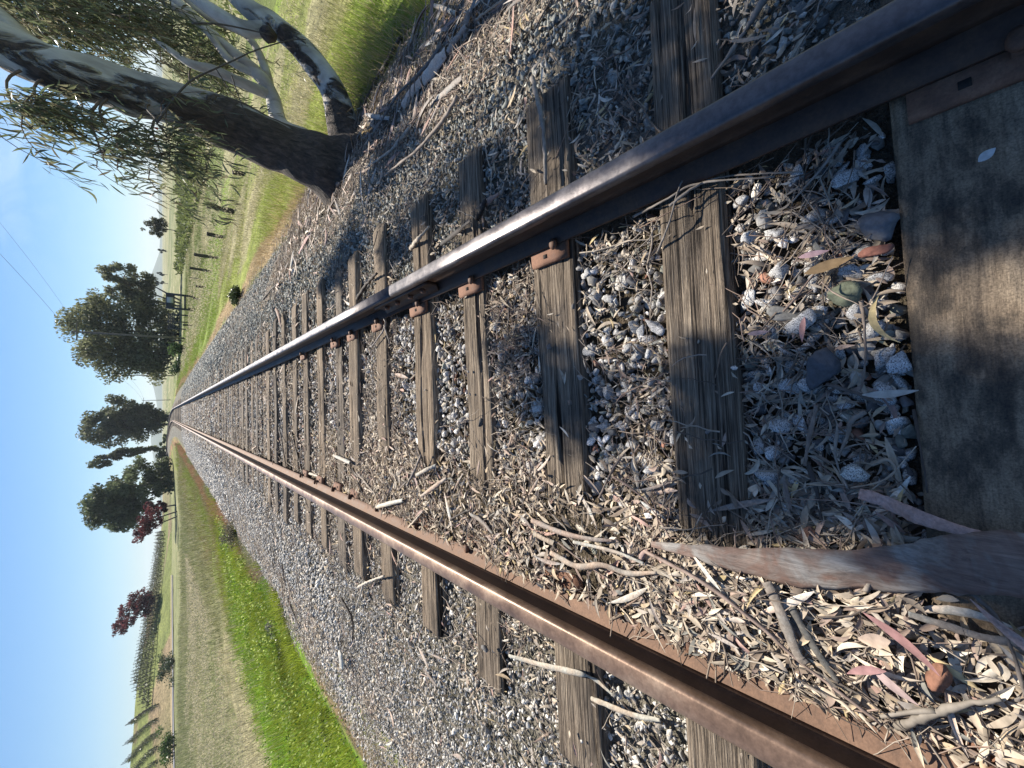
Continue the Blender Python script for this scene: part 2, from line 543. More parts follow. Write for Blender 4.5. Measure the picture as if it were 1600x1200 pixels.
def zone_color(x, y):
    """what grows where: low-frequency ground cover colours"""
    x = np.asarray(x, float); y = np.asarray(y, float)
    u = x - xc(y) + (noise2(x, y, .35, 11) - .5) * 1.6
    v = noise2(x, y, .12, 12); w = noise2(x, y, .5, 13)
    c = np.zeros(x.shape + (3,))
    def put(m, col, k=1.0): c[m] = c[m] * (1 - k) + np.array(col) * k
    c[:] = (.2, .21, .095)
    put(u > 3.0, (.33, .25, .145)); put(u > 3.9, (.24, .28, .07)); put(u > 5.6, (.26, .26, .11)); put(u > 7.5, (.2, .225, .075))
    put(u > 12, (.13, .165, .05)); put(u > 20, (.17, .19, .08)); put(u > 45, (.19, .205, .09)); put((u > 75), (.13, .16, .06)); put(u > 140, (.2, .21, .1))
    put((u > 5) & (w > .58), (.36, .33, .21), .7); put((u > 3.6) & (v > .5) & (u < 12), (.17, .25, .04), .7)
    l = u < -3.3
    put(l, (.21, .155, .085)); put(u < -3.7, (.175, .31, .025)); put((u < -3.7) & (w > .62), (.13, .22, .03), .7)
    put((u < -8.8) & (y < 20 + 8 * v) & (w > .3), (.36, .33, .2)); put((u < -8.8) & ((y >= 20 + 8 * v) | (w <= .3)), (.19, .195, .09)); put(u < -12.5, (.185, .205, .09)); put((u < -12) & (w > .55), (.30, .29, .17), .7); put(u < -30, (.21, .225, .11))
    f = np.clip((y - 15) / 7, 0, 1) * ((u < -3.3) & (u > -9))
    br = np.where((w > .5)[..., None], np.array((.2, .175, .085)), np.array((.19, .22, .06)))
    c[:] = c * (1 - f[..., None]) + br * f[..., None]
    e = (l & (u > -4.3) & (y > 13)); put(e, (.27, .17, .095))
    return c


xs = graded([(-4200, -900, 8), (-900, -200, 14), (-200, -60, 20), (-60, -14, 46), (-14, -3, 55), (-3, 3, 20), (3, 14, 55), (14, 60, 46), (60, 200, 20), (200, 900, 14), (900, 4200, 8)])
ys = graded([(-60, -4, 10), (-4, 20, 80), (20, 70, 80), (70, 220, 60), (220, 900, 24), (900, 4300, 10)])
gx, gy = np.meshgrid(xs, ys)
gz = G(gx, gy) + (noise2(gx, gy, .6, 5) - .5) * .12 * (np.abs(gx - xc(gy)) > 3.6) - .1 * (np.abs(gx - xc(gy)) < 2.9)
nx, ny = len(xs), len(ys)
i, j = np.meshgrid(np.arange(ny - 1), np.arange(nx - 1), indexing='ij')
F = np.stack([i * nx + j, i * nx + j + 1, (i + 1) * nx + j + 1, (i + 1) * nx + j], -1).reshape(-1, 4)
tag(mesh("ground", np.stack([gx, gy, gz], -1).reshape(-1, 3), F, M_GROUND, None, zone_color(gx, gy).reshape(-1, 3), True), kind="structure")

# ballast bed
us = graded([(-3.75, -1.6, 26), (-1.6, 1.6, 54), (1.6, 3.35, 22)])
ys = graded([(-2.0, 4, 110), (4, 14, 70), (14, 60, 60), (60, 260, 70)])
gu, gy = np.meshgrid(us, ys)
edge = np.clip(np.minimum(gu + 3.75, 3.35 - gu) / .5, 0, 1)
gx = gu + xc(gy) + (np.abs(gu) > 3) * (noise2(gu * 0 + np.sign(gu), gy, 1.3, 8) - .5) * .5
gz = np.interp(gu, PX, PZ) - .012 + pile(gu, gy) * .75 + (noise2(gu, gy, 9, 2) - .5) * .02 - (1 - edge) * .10
bc = np.zeros(gu.shape + (3,))
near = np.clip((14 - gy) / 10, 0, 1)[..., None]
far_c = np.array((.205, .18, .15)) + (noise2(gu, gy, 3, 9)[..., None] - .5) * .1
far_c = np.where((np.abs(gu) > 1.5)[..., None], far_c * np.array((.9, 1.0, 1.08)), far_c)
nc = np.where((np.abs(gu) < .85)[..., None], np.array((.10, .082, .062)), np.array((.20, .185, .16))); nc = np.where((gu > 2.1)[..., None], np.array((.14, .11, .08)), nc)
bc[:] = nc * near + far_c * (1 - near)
nx, ny = len(us), len(ys)
i, j = np.meshgrid(np.arange(ny - 1), np.arange(nx - 1), indexing='ij')
F = np.stack([i * nx + j, i * nx + j + 1, (i + 1) * nx + j + 1, (i + 1) * nx + j], -1).reshape(-1, 4)
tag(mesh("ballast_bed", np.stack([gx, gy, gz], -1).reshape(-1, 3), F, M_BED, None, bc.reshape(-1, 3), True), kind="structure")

# ------------------------------------------------------------------ rails
RC = .7515          # rail centre from track centre
JOINT_Y = float(at(607, 452, .188)[1])


def track_path(off, y0, y1, z):
    ys = list(np.arange(y0, min(y1, TRK_Y0), 1.0)) + list(np.arange(max(y0, TRK_Y0), y1 + .01, 2.0))
    if ys[-1] < y1: ys.append(y1)
    ys = np.array(ys); x = xc(ys); sl = np.gradient(x, ys) if len(ys) > 2 else ys * 0
    return np.stack([x + off / np.sqrt(1 + sl ** 2), ys - off * sl / np.sqrt(1 + sl ** 2), np.full(len(ys), z)], -1)


def arc(cx, cy, r, a0, a1, n):
    return [(cx + r * math.cos(math.radians(a)), cy + r * math.sin(math.radians(a))) for a in np.linspace(a0, a1, n)]


HEAD = np.array([(-.009, .122), (-.031, .128), (-.0345, .133), (-.0345, .150)] + arc(-.0215, .153, .013, 180, 100, 5)[1:] + [(0, .168)] + arc(.0215, .153, .013, 80, 0, 5)[:-1] + [(.0345, .150), (.0345, .133), (.031, .128), (.009, .122)])[::-1]
WEB = np.array([(-.010, .1215), (-.0085, .10), (-.008, .07), (-.0095, .045), (-.015, .034), (.015, .034), (.0095, .045), (.008, .07), (.0085, .10), (.010, .1215)])[::-1]
FOOT = np.array([(-.070, .0), (-.070, .011), (-.045, .017), (-.0152, .0338), (.0152, .0338), (.045, .017), (.070, .011), (.070, .0)])[::-1]


def rail(off, y0, y1, hm, label):
    r = empty("rail", (off, y0, .02))
    tag(r, label, "rail", "rails of the track")
    p = track_path(off, y0, y1, .02) - np.array([off, y0, .02])
    mesh("rail_head", *sweep(HEAD, p), hm, r, None, False)
    mesh("rail_web", *sweep(WEB, p), M_RAIL, r)
    mesh("rail_foot", *sweep(FOOT, p), M_FOOT if off < 0 else M_RAIL, r)
    return r


rail(-RC, -1.6, 250, M_HEAD_L, "long brown rail with worn rusty top running past the heaped leaf litter")
rail(RC, -1.6, JOINT_Y - .003, M_HEAD_R, "near length of dark steel rail beside the gum tree, ending at the bolted joint")
rail(RC, JOINT_Y + .003, 250, M_HEAD_R, "far length of grey steel rail running from the bolted joint to the distant bend")
jb = empty("joint_bar", (RC - .022, JOINT_Y, .02))
tag(jb, "dark bolted splice bar joining the two lengths of the steel rail, on its inner side", "rail joint")
prof = np.array([(.011, .036), (-.03, .022), (-.036, .03), (-.016, .045), (-.012, .075), (-.012, .10), (-.02, .112), (-.014, .121), (.011, .1205)])
mesh("bar", *sweep(prof, np.array([(0, -.33, 0), (0, -.1, 0), (0, .1, 0), (0, .33, 0)], float)), M_RAIL, jb)
for k in (-.24, -.09, .08, .23):
    V, Fc = tube(np.array([(-.012, k, .072), (-.03, k, .072), (-.034, k, .072)]), [.016, .016, .012], 6)
    mesh("bolt", V, Fc, M_SPIKE, jb)

# ------------------------------------------------------------------ ties
TIE_L = 2.72
tie_y = [-.64, -.10, .475, 1.035, 1.595, 2.13, 2.735, 3.27, 3.70, 4.22, 4.78, 5.30]
tie_w = [.22, .26, .20, .225, .195, .2, .2, .2, .19, .2, .2, .2]
while tie_y[-1] < 118:
    tie_y.append(tie_y[-1] + .535 + random.uniform(-.03, .03)); tie_w.append(random.uniform(.18, .22))


def tie_mesh(L_, w, h, seed, nxx=90, nyy=18, wear=1.0):
    r = np.random.default_rng(seed)
    x = np.linspace(-L_ / 2, L_ / 2, nxx); y = np.linspace(-w / 2, w / 2, nyy)
    X, Y = np.meshgrid(x, y, indexing='ij')
    endj = (noise(np.stack([Y * 60, Y * 0 + seed, Y * 0], -1), seed) - .5) * .03
    X2 = X + endj * (np.abs(X) > L_ / 2 - .001) * np.sign(X)
    gro = noise(np.stack([X * 1.5, Y * 62, X * 0 + seed * 3.1], -1), seed) ** 2
    gro2 = noise(np.stack([X * 5, Y * 150, X * 0 + seed * 1.7], -1), seed + 1)
    Z = -(gro * .010 + gro2 * .004) * wear + (noise(np.stack([X * 2, Y * 6, X * 0 + seed], -1), seed + 2) - .5) * .012 * wear
    ed = np.clip((w / 2 - np.abs(Y)) / .012, 0, 1); ee = np.clip((L_ / 2 - np.abs(X)) / .02, 0, 1)
    Z = Z - (1 - ed) * .012 - (1 - ee) * .015
    # a long drying crack or two
    for _ in range(r.integers(1, 4)):
        y0 = r.uniform(-w * .38, w * .38); x0 = r.uniform(-L_ / 2, L_ / 2 - .5); x1 = x0 + r.uniform(.4, 1.3)
        mk = np.exp(-((Y - y0 - (noise(np.stack([X * 3, X * 0, X * 0], -1), seed + 5) - .5) * .02) / .006) ** 2) * np.clip((X - x0) / .1, 0, 1) * np.clip((x1 - X) / .1, 0, 1)
        Z = Z - mk * .025 * wear
    wob = (noise(np.stack([X * 2.2, X * 0 + seed, np.sign(Y)], -1), seed + 3) - .5) * .02 * wear
    Y2 = Y + wob * (np.abs(Y) > w * .3)
    top = np.stack([X2, Y2, Z], -1).reshape(-1, 3)
    # skirt
    ring = [(a, 0) for a in range(nxx)] + [(nxx - 1, b_) for b_ in range(1, nyy)] + [(a, nyy - 1) for a in range(nxx - 2, -1, -1)] + [(0, b_) for b_ in range(nyy - 2, 0, -1)]
    ri = np.array([a * nyy + b_ for a, b_ in ring])
    low = top[ri].copy(); low[:, 2] = -h; nt = len(top); k = len(ri)
    i, j = np.meshgrid(np.arange(nxx - 1), np.arange(nyy - 1), indexing='ij')
    F = np.stack([i * nyy + j, (i + 1) * nyy + j, (i + 1) * nyy + j + 1, i * nyy + j + 1], -1).reshape(-1, 4)
    a = np.arange(k); b_ = (a + 1) % k
    S = np.stack([ri[a], nt + a, nt + b_, ri[b_]], -1)
    return np.vstack([top, low]), [F, S]


tie_names = [
    "edge of a dark tie just below the frame, behind the widest tie",
    "widest and smoothest tie, dark and stained, at the near end under the big bark slab",
    "second tie from the viewer, furrowed grey brown wood crossed by the big bark slab's tip",
    "third tie from the viewer, fine straight grain, a pebble lying on its middle",
    "fourth tie from the viewer, pale brown, a dark stone lying on its edge",
    "fifth tie from the viewer, split lengthwise, under the bolted rail joint",
    "sixth tie from the viewer, narrow, just beyond the bolted rail joint",
    "seventh tie from the viewer, palest and most weathered, with a raised broken edge",
    "eighth tie from the viewer, brown with straight edges, just past the palest tie",
    "ninth tie from the viewer, grey, its end near the pale bark curl",
    "tenth tie from the viewer, light brown and thin among the leaf litter",
    "eleventh tie from the viewer, dull grey, level with small dark bush beside ballast",
]
ties = []
far_protos = [mesh("railway_tie", *tie_mesh(TIE_L, .2, .14, 500 + q, 24, 6), M_TIE) for q in range(4)]
for k, (yy, w) in enumerate(zip(tie_y, tie_w)):
    rz = random.uniform(-.012, .012); dx = random.uniform(-.05, .05); dz = random.uniform(-.014, .004) if yy < 7 else random.uniform(-.045, -.005)
    if k < 16:
        o = mesh("railway_tie", *tie_mesh(TIE_L + random.uniform(-.05, .08), w, .16, 40 + k, 120 if k < 6 else 60, 30 if k < 6 else 14, .15 if k in (0, 1) else 1.0), M_TIE_DARK if k < 2 else M_TIE, None, None, k > 1)
    else:
        q = k - 16
        o = far_protos[q] if q < 4 else far_protos[q % 4].copy()
        if q >= 4: COL.objects.link(o)
    if k in (1, 2): dz, rz = 0, 0
    if k == 7: dz = .012
    sl = -max(yy - TRK_Y0, 0) / TRK_R
    o.location = (xc(yy) + dx, yy, dz); o.rotation_euler = (random.uniform(-.02, .02) * (k > 2), 0, rz - math.atan(sl) * -1 if yy > TRK_Y0 else rz)
    if yy > TRK_Y0: o.rotation_euler[2] = math.atan(-sl)
    if k < len(tie_names): tag(o, tie_names[k], "railway tie", "wooden ties under the rails")
    elif yy < 20: tag(o, "weathered wooden tie in the middle stretch of track, before the ties blend together", "railway tie", "ties in the middle stretch of track")
    else: tag(o, "thin looking wooden tie in the far stretch of track towards the bend", "railway tie", "ties in the far stretch of track")
    ties.append((float(xc(yy)) + dx, yy, w, rz, dz))

# ------------------------------------------------------------------ tie plates and spikes


def plate_tree(side):
    r = empty("tie_plate")
    b_ = MB()
    x = [-.128, -.115, -.075, -.07, .07, .075, .115, .128]; z = [.012, .017, .0195, .0185, .0185, .0195, .017, .012]
    pr = np.array([(a, c) for a, c in zip(x, z)] + [(.128, -.004), (-.128, -.004)])[::-1]
    yv = np.array([(0, -.095, 0), (0, -.03, 0), (0, .03, 0), (0, .095, 0)], float)
    mesh("plate", *sweep(pr, yv), M_PLATE, r)
    for sx_, sy_ in ((-1, -.055), (1, .055)):
        V, Fc = box(sx_ * .098 - .008, sx_ * .098 + .008, sy_ + .07 * (-1 if sy_ > 0 else 1) - .009, sy_ + .07 * (-1 if sy_ > 0 else 1) + .009, .0155, .0205)
        mesh("spike_hole", V, Fc, M_HOLE, r)
    for sx_, sy_, hh in ((-1, -.05, .045), (1, .05, .04)):
        m_ = MB()
        V, Fc = box(sx_ * .080 - .008, sx_ * .080 + .008, sy_ - .008, sy_ + .008, -.06, hh); m_.add(V, Fc)
        # domed head hooked over the rail foot
        P_ = np.array([(0, 0, hh - .006), (0, 0, hh), (0, 0, hh + .009), (0, 0, hh + .014)]) + np.array([sx_ * .072, sy_, 0])
        V, Fc = tube(P_, [.014, .019, .017, .009], 10)
        c0 = np.array([sx_ * .072, sy_, 0]); V = (V - c0) * np.array([1.25, .9, 1]) + c0
        m_.add(V, Fc)
        m_.build("spike", M_SPIKE, r)
    return r


def copy_tree(o):
    c = o.copy(); COL.objects.link(c)
    for ch in [q for q in bpy.data.objects if q.parent == o]:
        d = ch.copy(); COL.objects.link(d); d.parent = c
    return c


pl0 = plate_tree(1)
pl_kids = [q for q in COL.objects if q.parent == pl0]
nth = ["", "widest", "second", "third", "fourth", "fifth", "sixth", "seventh", "eighth", "ninth", "tenth", "eleventh"]
first = True
for k, (tx, ty, w, rz, dz) in enumerate(ties):
    if ty > 5.2 or k == 0: continue
    for sd in (1, -1):
        if sd > 0 and k in (2, 9): continue
        if first: o = pl0; first = False
        else:
            o = pl0.copy(); COL.objects.link(o)
            for ch in pl_kids:
                d = ch.copy(); COL.objects.link(d); d.parent = o
        o.location = (sd * RC, ty + random.uniform(-.012, .012), .0008)
        o.rotation_euler = (0, 0, math.pi * (random.random() < .5) + random.uniform(-.02, .02))
        if k == 1: o.location.y = -.09
        if k < len(nth):
            tag(o, ("orange rusty plate with spikes under the steel rail on the %s tie" if sd > 0 else "rusty plate half buried by litter under the brown rail on the %s tie") % nth[k], "tie plate", "tie plates under the rails")
        else:
            tag(o, "small rusty plate under the %s rail in the middle stretch of track" % ("steel" if sd > 0 else "brown"), "tie plate", "far tie plates under the %s rail" % ("steel" if sd > 0 else "brown"))

# ------------------------------------------------------------------ loose stone
import bmesh


def ico(sub):
    bm = bmesh.new(); bmesh.ops.create_icosphere(bm, subdivisions=sub, radius=1)
    V = np.array([v.co[:] for v in bm.verts]); F = np.array([[v.index for v in f.verts] for f in bm.faces]); bm.free(); return V, F


def rock_shapes(sub, n, seed):
    r = np.random.default_rng(seed); V, F = ico(sub); out = []
    for _ in range(n):
        k = r.integers(5, 9); nn = r.normal(size=(k, 3)); nn /= np.linalg.norm(nn, axis=1)[:, None]
        d = r.uniform(.5, 1.0, k)
        dot = V @ nn.T
        rad = np.min(np.where(dot > .05, d / np.maximum(dot, .05), 9), axis=1)
        rad = np.minimum(rad, 1.3) * (1 + r.normal(0, .035, len(V)))
        Q = V * rad[:, None] * np.array([1.1, r.uniform(.6, .95), r.uniform(.35, .75)])
        out.append(Q)
    return np.array(out), F


def rot_mats(n, r, tilt=3.14):
    a = r.uniform(0, 2 * math.pi, n); b_ = r.uniform(-tilt, tilt, n); c = r.uniform(-tilt, tilt, n)
    ca, sa, cb, sb, cc, sc = np.cos(a), np.sin(a), np.cos(b_), np.sin(b_), np.cos(c), np.sin(c)
    Rz = np.zeros((n, 3, 3)); Rz[:, 0, 0] = ca; Rz[:, 0, 1] = -sa; Rz[:, 1, 0] = sa; Rz[:, 1, 1] = ca; Rz[:, 2, 2] = 1
    Ry = np.zeros((n, 3, 3)); Ry[:, 0, 0] = cb; Ry[:, 0, 2] = sb; Ry[:, 2, 0] = -sb; Ry[:, 2, 2] = cb; Ry[:, 1, 1] = 1
    Rx = np.zeros((n, 3, 3)); Rx[:, 1, 1] = cc; Rx[:, 1, 2] = -sc; Rx[:, 2, 1] = sc; Rx[:, 2, 2] = cc; Rx[:, 0, 0] = 1
    return Rz @ Ry @ Rx


def hull_shapes(n, seed):
    r = np.random.default_rng(seed); out = []
    for _ in range(n):
        k = r.integers(9, 16); P = r.normal(size=(k, 3)); P /= np.linalg.norm(P, axis=1)[:, None]; P *= r.uniform(.75, 1.1, k)[:, None]
        P *= np.array([1.1, r.uniform(.6, .95), r.uniform(.4, .8)])
        bm = bmesh.new()
        for p in P: bm.verts.new(p)
        res = bmesh.ops.convex_hull(bm, input=bm.verts[:])
        lone = [v for v in bm.verts if not v.link_faces]
        for v in lone: bm.verts.remove(v)
        bmesh.ops.bevel(bm, geom=bm.edges[:], offset=.07, segments=1, affect='EDGES', clamp_overlap=True)
        bmesh.ops.triangulate(bm, faces=bm.faces[:])
        bm.verts.index_update()
        out.append((np.array([v.co[:] for v in bm.verts]), np.array([[v.index for v in f.verts] for f in bm.faces]))); bm.free()
    return out


def scatter_crushed(pos, size, cols, seed, n=30):
    r = np.random.default_rng(seed); S = hull_shapes(n, seed); which = r.integers(0, n, len(pos)); m_ = MB()
    for q in range(n):
        k = which == q; c = int(k.sum())
        if not c: continue
        V, F = S[q]; Rm = rot_mats(c, r, .9)
        W = np.einsum('nij,kj->nki', Rm, V) * size[k][:, None, None] + pos[k][:, None]
        m_.add(W.reshape(-1, 3), (F[None] + (np.arange(c) * len(V))[:, None, None]).reshape(-1, 3), np.repeat(cols[k], len(V), 0))
    return np.concatenate(m_.V), np.concatenate(m_.F[3]), np.concatenate(m_.C)


def scatter_rocks(pos, size, cols, sub, seed, V_=None):
    r = np.random.default_rng(seed); S, F = rock_shapes(sub, 24, seed); n = len(pos)
    k = r.integers(0, len(S), n); R = rot_mats(n, r, .9)
    V = np.einsum('nij,nkj->nki', R, S[k]) * size[:, None, None] + pos[:, None]
    nv = S.shape[1]
    FF = (F[None] + (np.arange(n) * nv)[:, None, None]).reshape(-1, F.shape[1])
    return V.reshape(-1, 3), FF, np.repeat(cols, nv, 0)


def on_tie(x, y, m=.0):
    r = np.zeros(np.shape(x), bool)
    for tx, ty, w, rz, dz in ties:
        if ty > 30: break
        r |= (np.abs(y - ty - (x - tx) * rz) < w / 2 + m) & (np.abs(x - tx) < TIE_L / 2 + m)
    return r


def on_rail(x, m=.074): return np.abs(np.abs(x) - RC) < m


def stone_cols(n, x, r):
    pal = np.array([(.50, .50, .49, 1), (.58, .57, .56, 1), (.12, .12, .125, 0), (.19, .19, .19, 0), (.27, .265, .25, 0), (.22, .23, .2, 0), (.35, .32, .275, 0), (.27, .14, .10, 0), (.40, .37, .31, .4)])
    p_in = np.array([.25, .13, .16, .14, .10, .08, .08, .025, .035])
    k = r.choice(len(pal), n, p=p_in / p_in.sum()); c = pal[k].copy()
    out = np.abs(x) > .85
    # outside the rails the ballast is more even: blue-green grey on one side, pale grey on the other
    g = np.array([(.20, .215, .205, 0), (.26, .275, .26, 0), (.32, .33, .305, 0), (.15, .16, .16, 0), (.38, .375, .35, .3)])
    l = np.array([(.46, .46, .445, .3), (.37, .37, .36, 0), (.56, .55, .53, .5), (.22, .22, .22, 0), (.44, .42, .38, 0)])
    kk = r.integers(0, 5, n)
    c[out & (x > 0)] = g[kk[out & (x > 0)]]; c[out & (x < 0)] = l[kk[out & (x < 0)]]
    c[:, :3] *= np.clip(np.exp(r.normal(.06, .28, n)), .45, 1.7)[:, None] * np.array([1.03, 1.0, .95])
    return c


def rand_field(n, x0, x1, y0, y1, r):
    return r.uniform(x0, x1, n), r.uniform(y0, y1, n)


r = np.random.default_rng(21)
b1 = MB()
# close range
x, y = rand_field(76000, -3.75, 3.1, -.9, 4.2, r)
k = ~on_tie(x, y, .004) & ~on_rail(x, .085)
k &= (r.random(len(x)) < np.where(np.abs(x) < .7, np.where(x < -.3, .3, .9), np.where(x > 2.1 + .3 * noise2(x, y, 2, 77), .15, 1)))
x, y = x[k], y[k]
s = np.exp(r.normal(-4.32, .34, len(x)))
s = np.where(np.abs(x) < .72, s * 1.0, np.where(x < 0, s * .68, s * .8))
s = np.clip(s, .005, .03)
z = G(x, y) + s * r.uniform(-.2, .75, len(x)) + pile(x, y) * .5
cc = stone_cols(len(x), x, r); rd = (cc[:, 3] > .5) & (r.random(len(x)) < .6)
V, F, C = scatter_rocks(np.stack([x, y, z], -1)[rd], s[rd], cc[rd], 2, 31); b1.add(V, F, C)
V, F, C = scatter_crushed(np.stack([x, y, z], -1)[~rd], s[~rd] * 1.12, cc[~rd], 36); b1.add(V, F, C)
# loose ones lying on ties and on top
x, y = rand_field(160, -1.5, 1.5, .3, 8, r); k = ~on_rail(x, .1); x, y = x[k], y[k]
s = r.uniform(.007, .017, len(x)); z = np.maximum(G(x, y) + .02, .0) + s * .4
V, F, C = scatter_crushed(np.stack([x, y, z], -1), s, stone_cols(len(x), x, r), 32); b1.add(V, F, C)
# pale granite cobbles between the nearest ties
n = 60; x = r.uniform(-.2, .62, n); y = np.where(r.random(n) < .6, r.uniform(.07, .35, n), r.uniform(.6, .9, n)); s = r.uniform(.014, .027, n)
cc = np.tile(np.array([.46, .455, .44, 1.0]), (n, 1)); cc[:, :3] *= r.uniform(.8, 1.1, n)[:, None]
V, F, C = scatter_rocks(np.stack([x, y, G(x, y) + s * .75 + .006], -1), s, cc, 3, 37); b1.add(V, F, C)
# middle
x, y = rand_field(56000, -3.85, 3.1, 4.2, 13, r); k = ((x < 2.2) | (y > 7.5) | (r.random(len(x)) < .25)) & (~on_tie(x, y, 0) | (r.random(len(x)) < .06)) & ~on_rail(x, .085); x, y = x[k], y[k]
s = r.uniform(.009, .024, len(x)); z = G(x, y) + s * r.uniform(-.1, .8, len(x))
V, F, C = scatter_rocks(np.stack([x, y, z], -1), s, stone_cols(len(x), x, r), 1, 33); b1.add(V, F, C)
x, y = rand_field(48000, -3.8, 3.1, 13, 42, r); k = (~on_tie(x, y, 0) | (r.random(len(x)) < .16)) & ~on_rail(x, .1); x, y = x[k], y[k]
s = r.uniform(.018, .045, len(x)); z = G(x, y) + s * r.uniform(-.2, .6, len(x))
cc = stone_cols(len(x), x, r); cc[:, 3] = 0
V, F, C = scatter_rocks(np.stack([x, y, z], -1), s, cc, 1, 34); b1.add(V, F, C)
tag(b1.build("ballast_gravel", M_STONE), kind="stuff")

# ------------------------------------------------------------------ leaf litter


def leaves(pos, L_, W_, yaw, pitch, roll, bend, sick, curl, cols, nt=6):
    n = len(pos)
    t = np.linspace(0, 1, nt); prof = np.sin(np.pi * np.clip(t * .97 + .015, 0, 1)) ** .8 * (1.15 - .45 * t)
    sides = np.array([-1, 0, 1.])
    T, S = np.meshgrid(t, sides, indexing='ij'); Pf = np.repeat(prof[:, None], 3, 1)
    X = L_[:, None, None] * (T[None] - .5)
    Yy = W_[:, None, None] * .5 * (S * Pf)[None] + sick[:, None, None] * L_[:, None, None] * ((T - .5) ** 2)[None]
    Z = bend[:, None, None] * L_[:, None, None] * (.25 - (T - .5) ** 2)[None] + curl[:, None, None] * W_[:, None, None] * (np.abs(S) * Pf)[None]
    P = np.stack([X, Yy, Z], -1).reshape(n, -1, 3)
    def R(a, ax):
        c, s = np.cos(a), np.sin(a); m = np.zeros((n, 3, 3)); i, j = [(1, 2), (2, 0), (0, 1)][ax]
        m[:, ax, ax] = 1; m[:, i, i] = c; m[:, j, j] = c; m[:, i, j] = -s; m[:, j, i] = s; return m
    Q = np.einsum('nij,nkj->nki', R(yaw, 2) @ R(pitch, 1) @ R(roll, 0), P) + pos[:, None]
    nv = nt * 3
    i, j = np.meshgrid(np.arange(nt - 1), np.arange(2), indexing='ij')
    F = np.stack([i * 3 + j, i * 3 + j + 1, (i + 1) * 3 + j + 1, (i + 1) * 3 + j], -1).reshape(-1, 4)
    FF = (F[None] + (np.arange(n) * nv)[:, None, None]).reshape(-1, 4)
    return Q.reshape(-1, 3), FF, np.repeat(cols, nv, 0)


LP = np.array([(.60, .505, .385), (.66, .57, .45), (.50, .415, .315), (.40, .325, .25), (.56, .44, .30), (.27, .21, .16), (.48, .42, .355), (.38, .285, .23), (.52, .35, .29), (.60, .47, .26), (.28, .27, .235), (.72, .65, .54)])
LPW = np.array([.13, .10, .14, .15, .08, .15, .08, .09, .03, .02, .05, .03])


def litter_density(x, y):
    u = x
    d = np.full(x.shape, .16)
    d = np.where(np.abs(u) < .68, .62, d)
    d = np.where((u < -.24) & (u > -.69) & (y < 5), 1.0, d)
    d = np.where((u < -.82) & (u > -1.5), .4, d)
    d = np.where((u > .82) & (u < 1.45), .36, d)
    d = np.where((u > 1.75) & (y < 8), .7, d); d = np.where((u > 2.1) & (y < 7), 1.3, d)
    d = np.where(u < -2.5, .36, d); d = np.where((u <= -1.5) & (u >= -2.5), .17, d)
    nn = noise2(x, y, 2.2, 61)
    d = d * np.clip((nn - .25) * 2.6, .12, 1.5)
    return np.clip(d, 0, 1)


def litter(n, x0, x1, y0, y1, r, Lr, Wr, nt, scale=1.0, tie_keep=.05):
    x, y = rand_field(n, x0, x1, y0, y1, r)
    k = r.random(n) < litter_density(x, y)
    ot = on_tie(x, y, 0)
    inp = (x < -.27 - .12 * noise2(x, y, 6, 66)) & (x > -.69) & (y < 3.2)
    k &= ~ot | inp | (r.random(n) < tie_keep)
    k &= (np.abs(y + .1) > .15) | (x < -.42) | (r.random(n) < .006)
    k &= ~on_rail(x, .06) | ((x > -.70) & (x < -.675) & (r.random(n) < .3))
    x, y, ot = x[k], y[k], ot[k]; n = len(x)
    L_ = r.uniform(*Lr, n) * scale; W_ = r.uniform(*Wr, n) * scale
    z = G(x, y) + np.maximum(pile(x, y), .012) + r.uniform(.0, .028, n)
    z = np.where(ot, np.maximum(z, .004 + r.uniform(0, .008, n)), z)
    ci = r.choice(len(LP), n, p=LPW / LPW.sum()); cols = LP[ci] * r.uniform(.72, 1.12, n)[:, None]
    flat = np.where(ot & ~((x < -.27) & (y < 3.2)), .25, 1.0)
    return leaves(np.stack([x, y, z], -1), L_, W_, r.uniform(0, 6.28, n), r.normal(0, .24, n) * flat, r.normal(0, .36, n) * flat, r.normal(.05, .28, n) * flat, r.normal(0, .4, n), r.normal(0, .3, n), cols, nt)


r = np.random.default_rng(41)
b2 = MB()
V, F, C = litter(54000, -3.95, 3.4, -.9, 4.5, r, (.02, .068), (.006, .014), 5); b2.add(V, F, C)
V, F, C = litter(20000, -.74, -.15, -.9, 4.8, r, (.025, .075), (.009, .018), 6); b2.add(V, F, C)
V, F, C = litter(7000, -2.2, 3.4, -.9, 4.5, r, (.06, .115), (.008, .016), 8); b2.add(V, F, C)
V, F, C = litter(90000, -3.95, 3.4, -.9, 4.5, r, (.010, .03), (.003, .010), 3); b2.add(V, F, C)
V, F, C = litter(66000, -4.0, 3.5, 4.5, 13, r, (.03, .10), (.008, .02), 3, 1.0, .16); b2.add(V, F, C)
V, F, C = litter(30000, -3.7, 3.4, 13, 40, r, (.05, .14), (.015, .035), 3, 1.0, .4); b2.add(V, F, C)
tag(b2.build("leaf_litter", M_LITTER, None, True), kind="stuff")


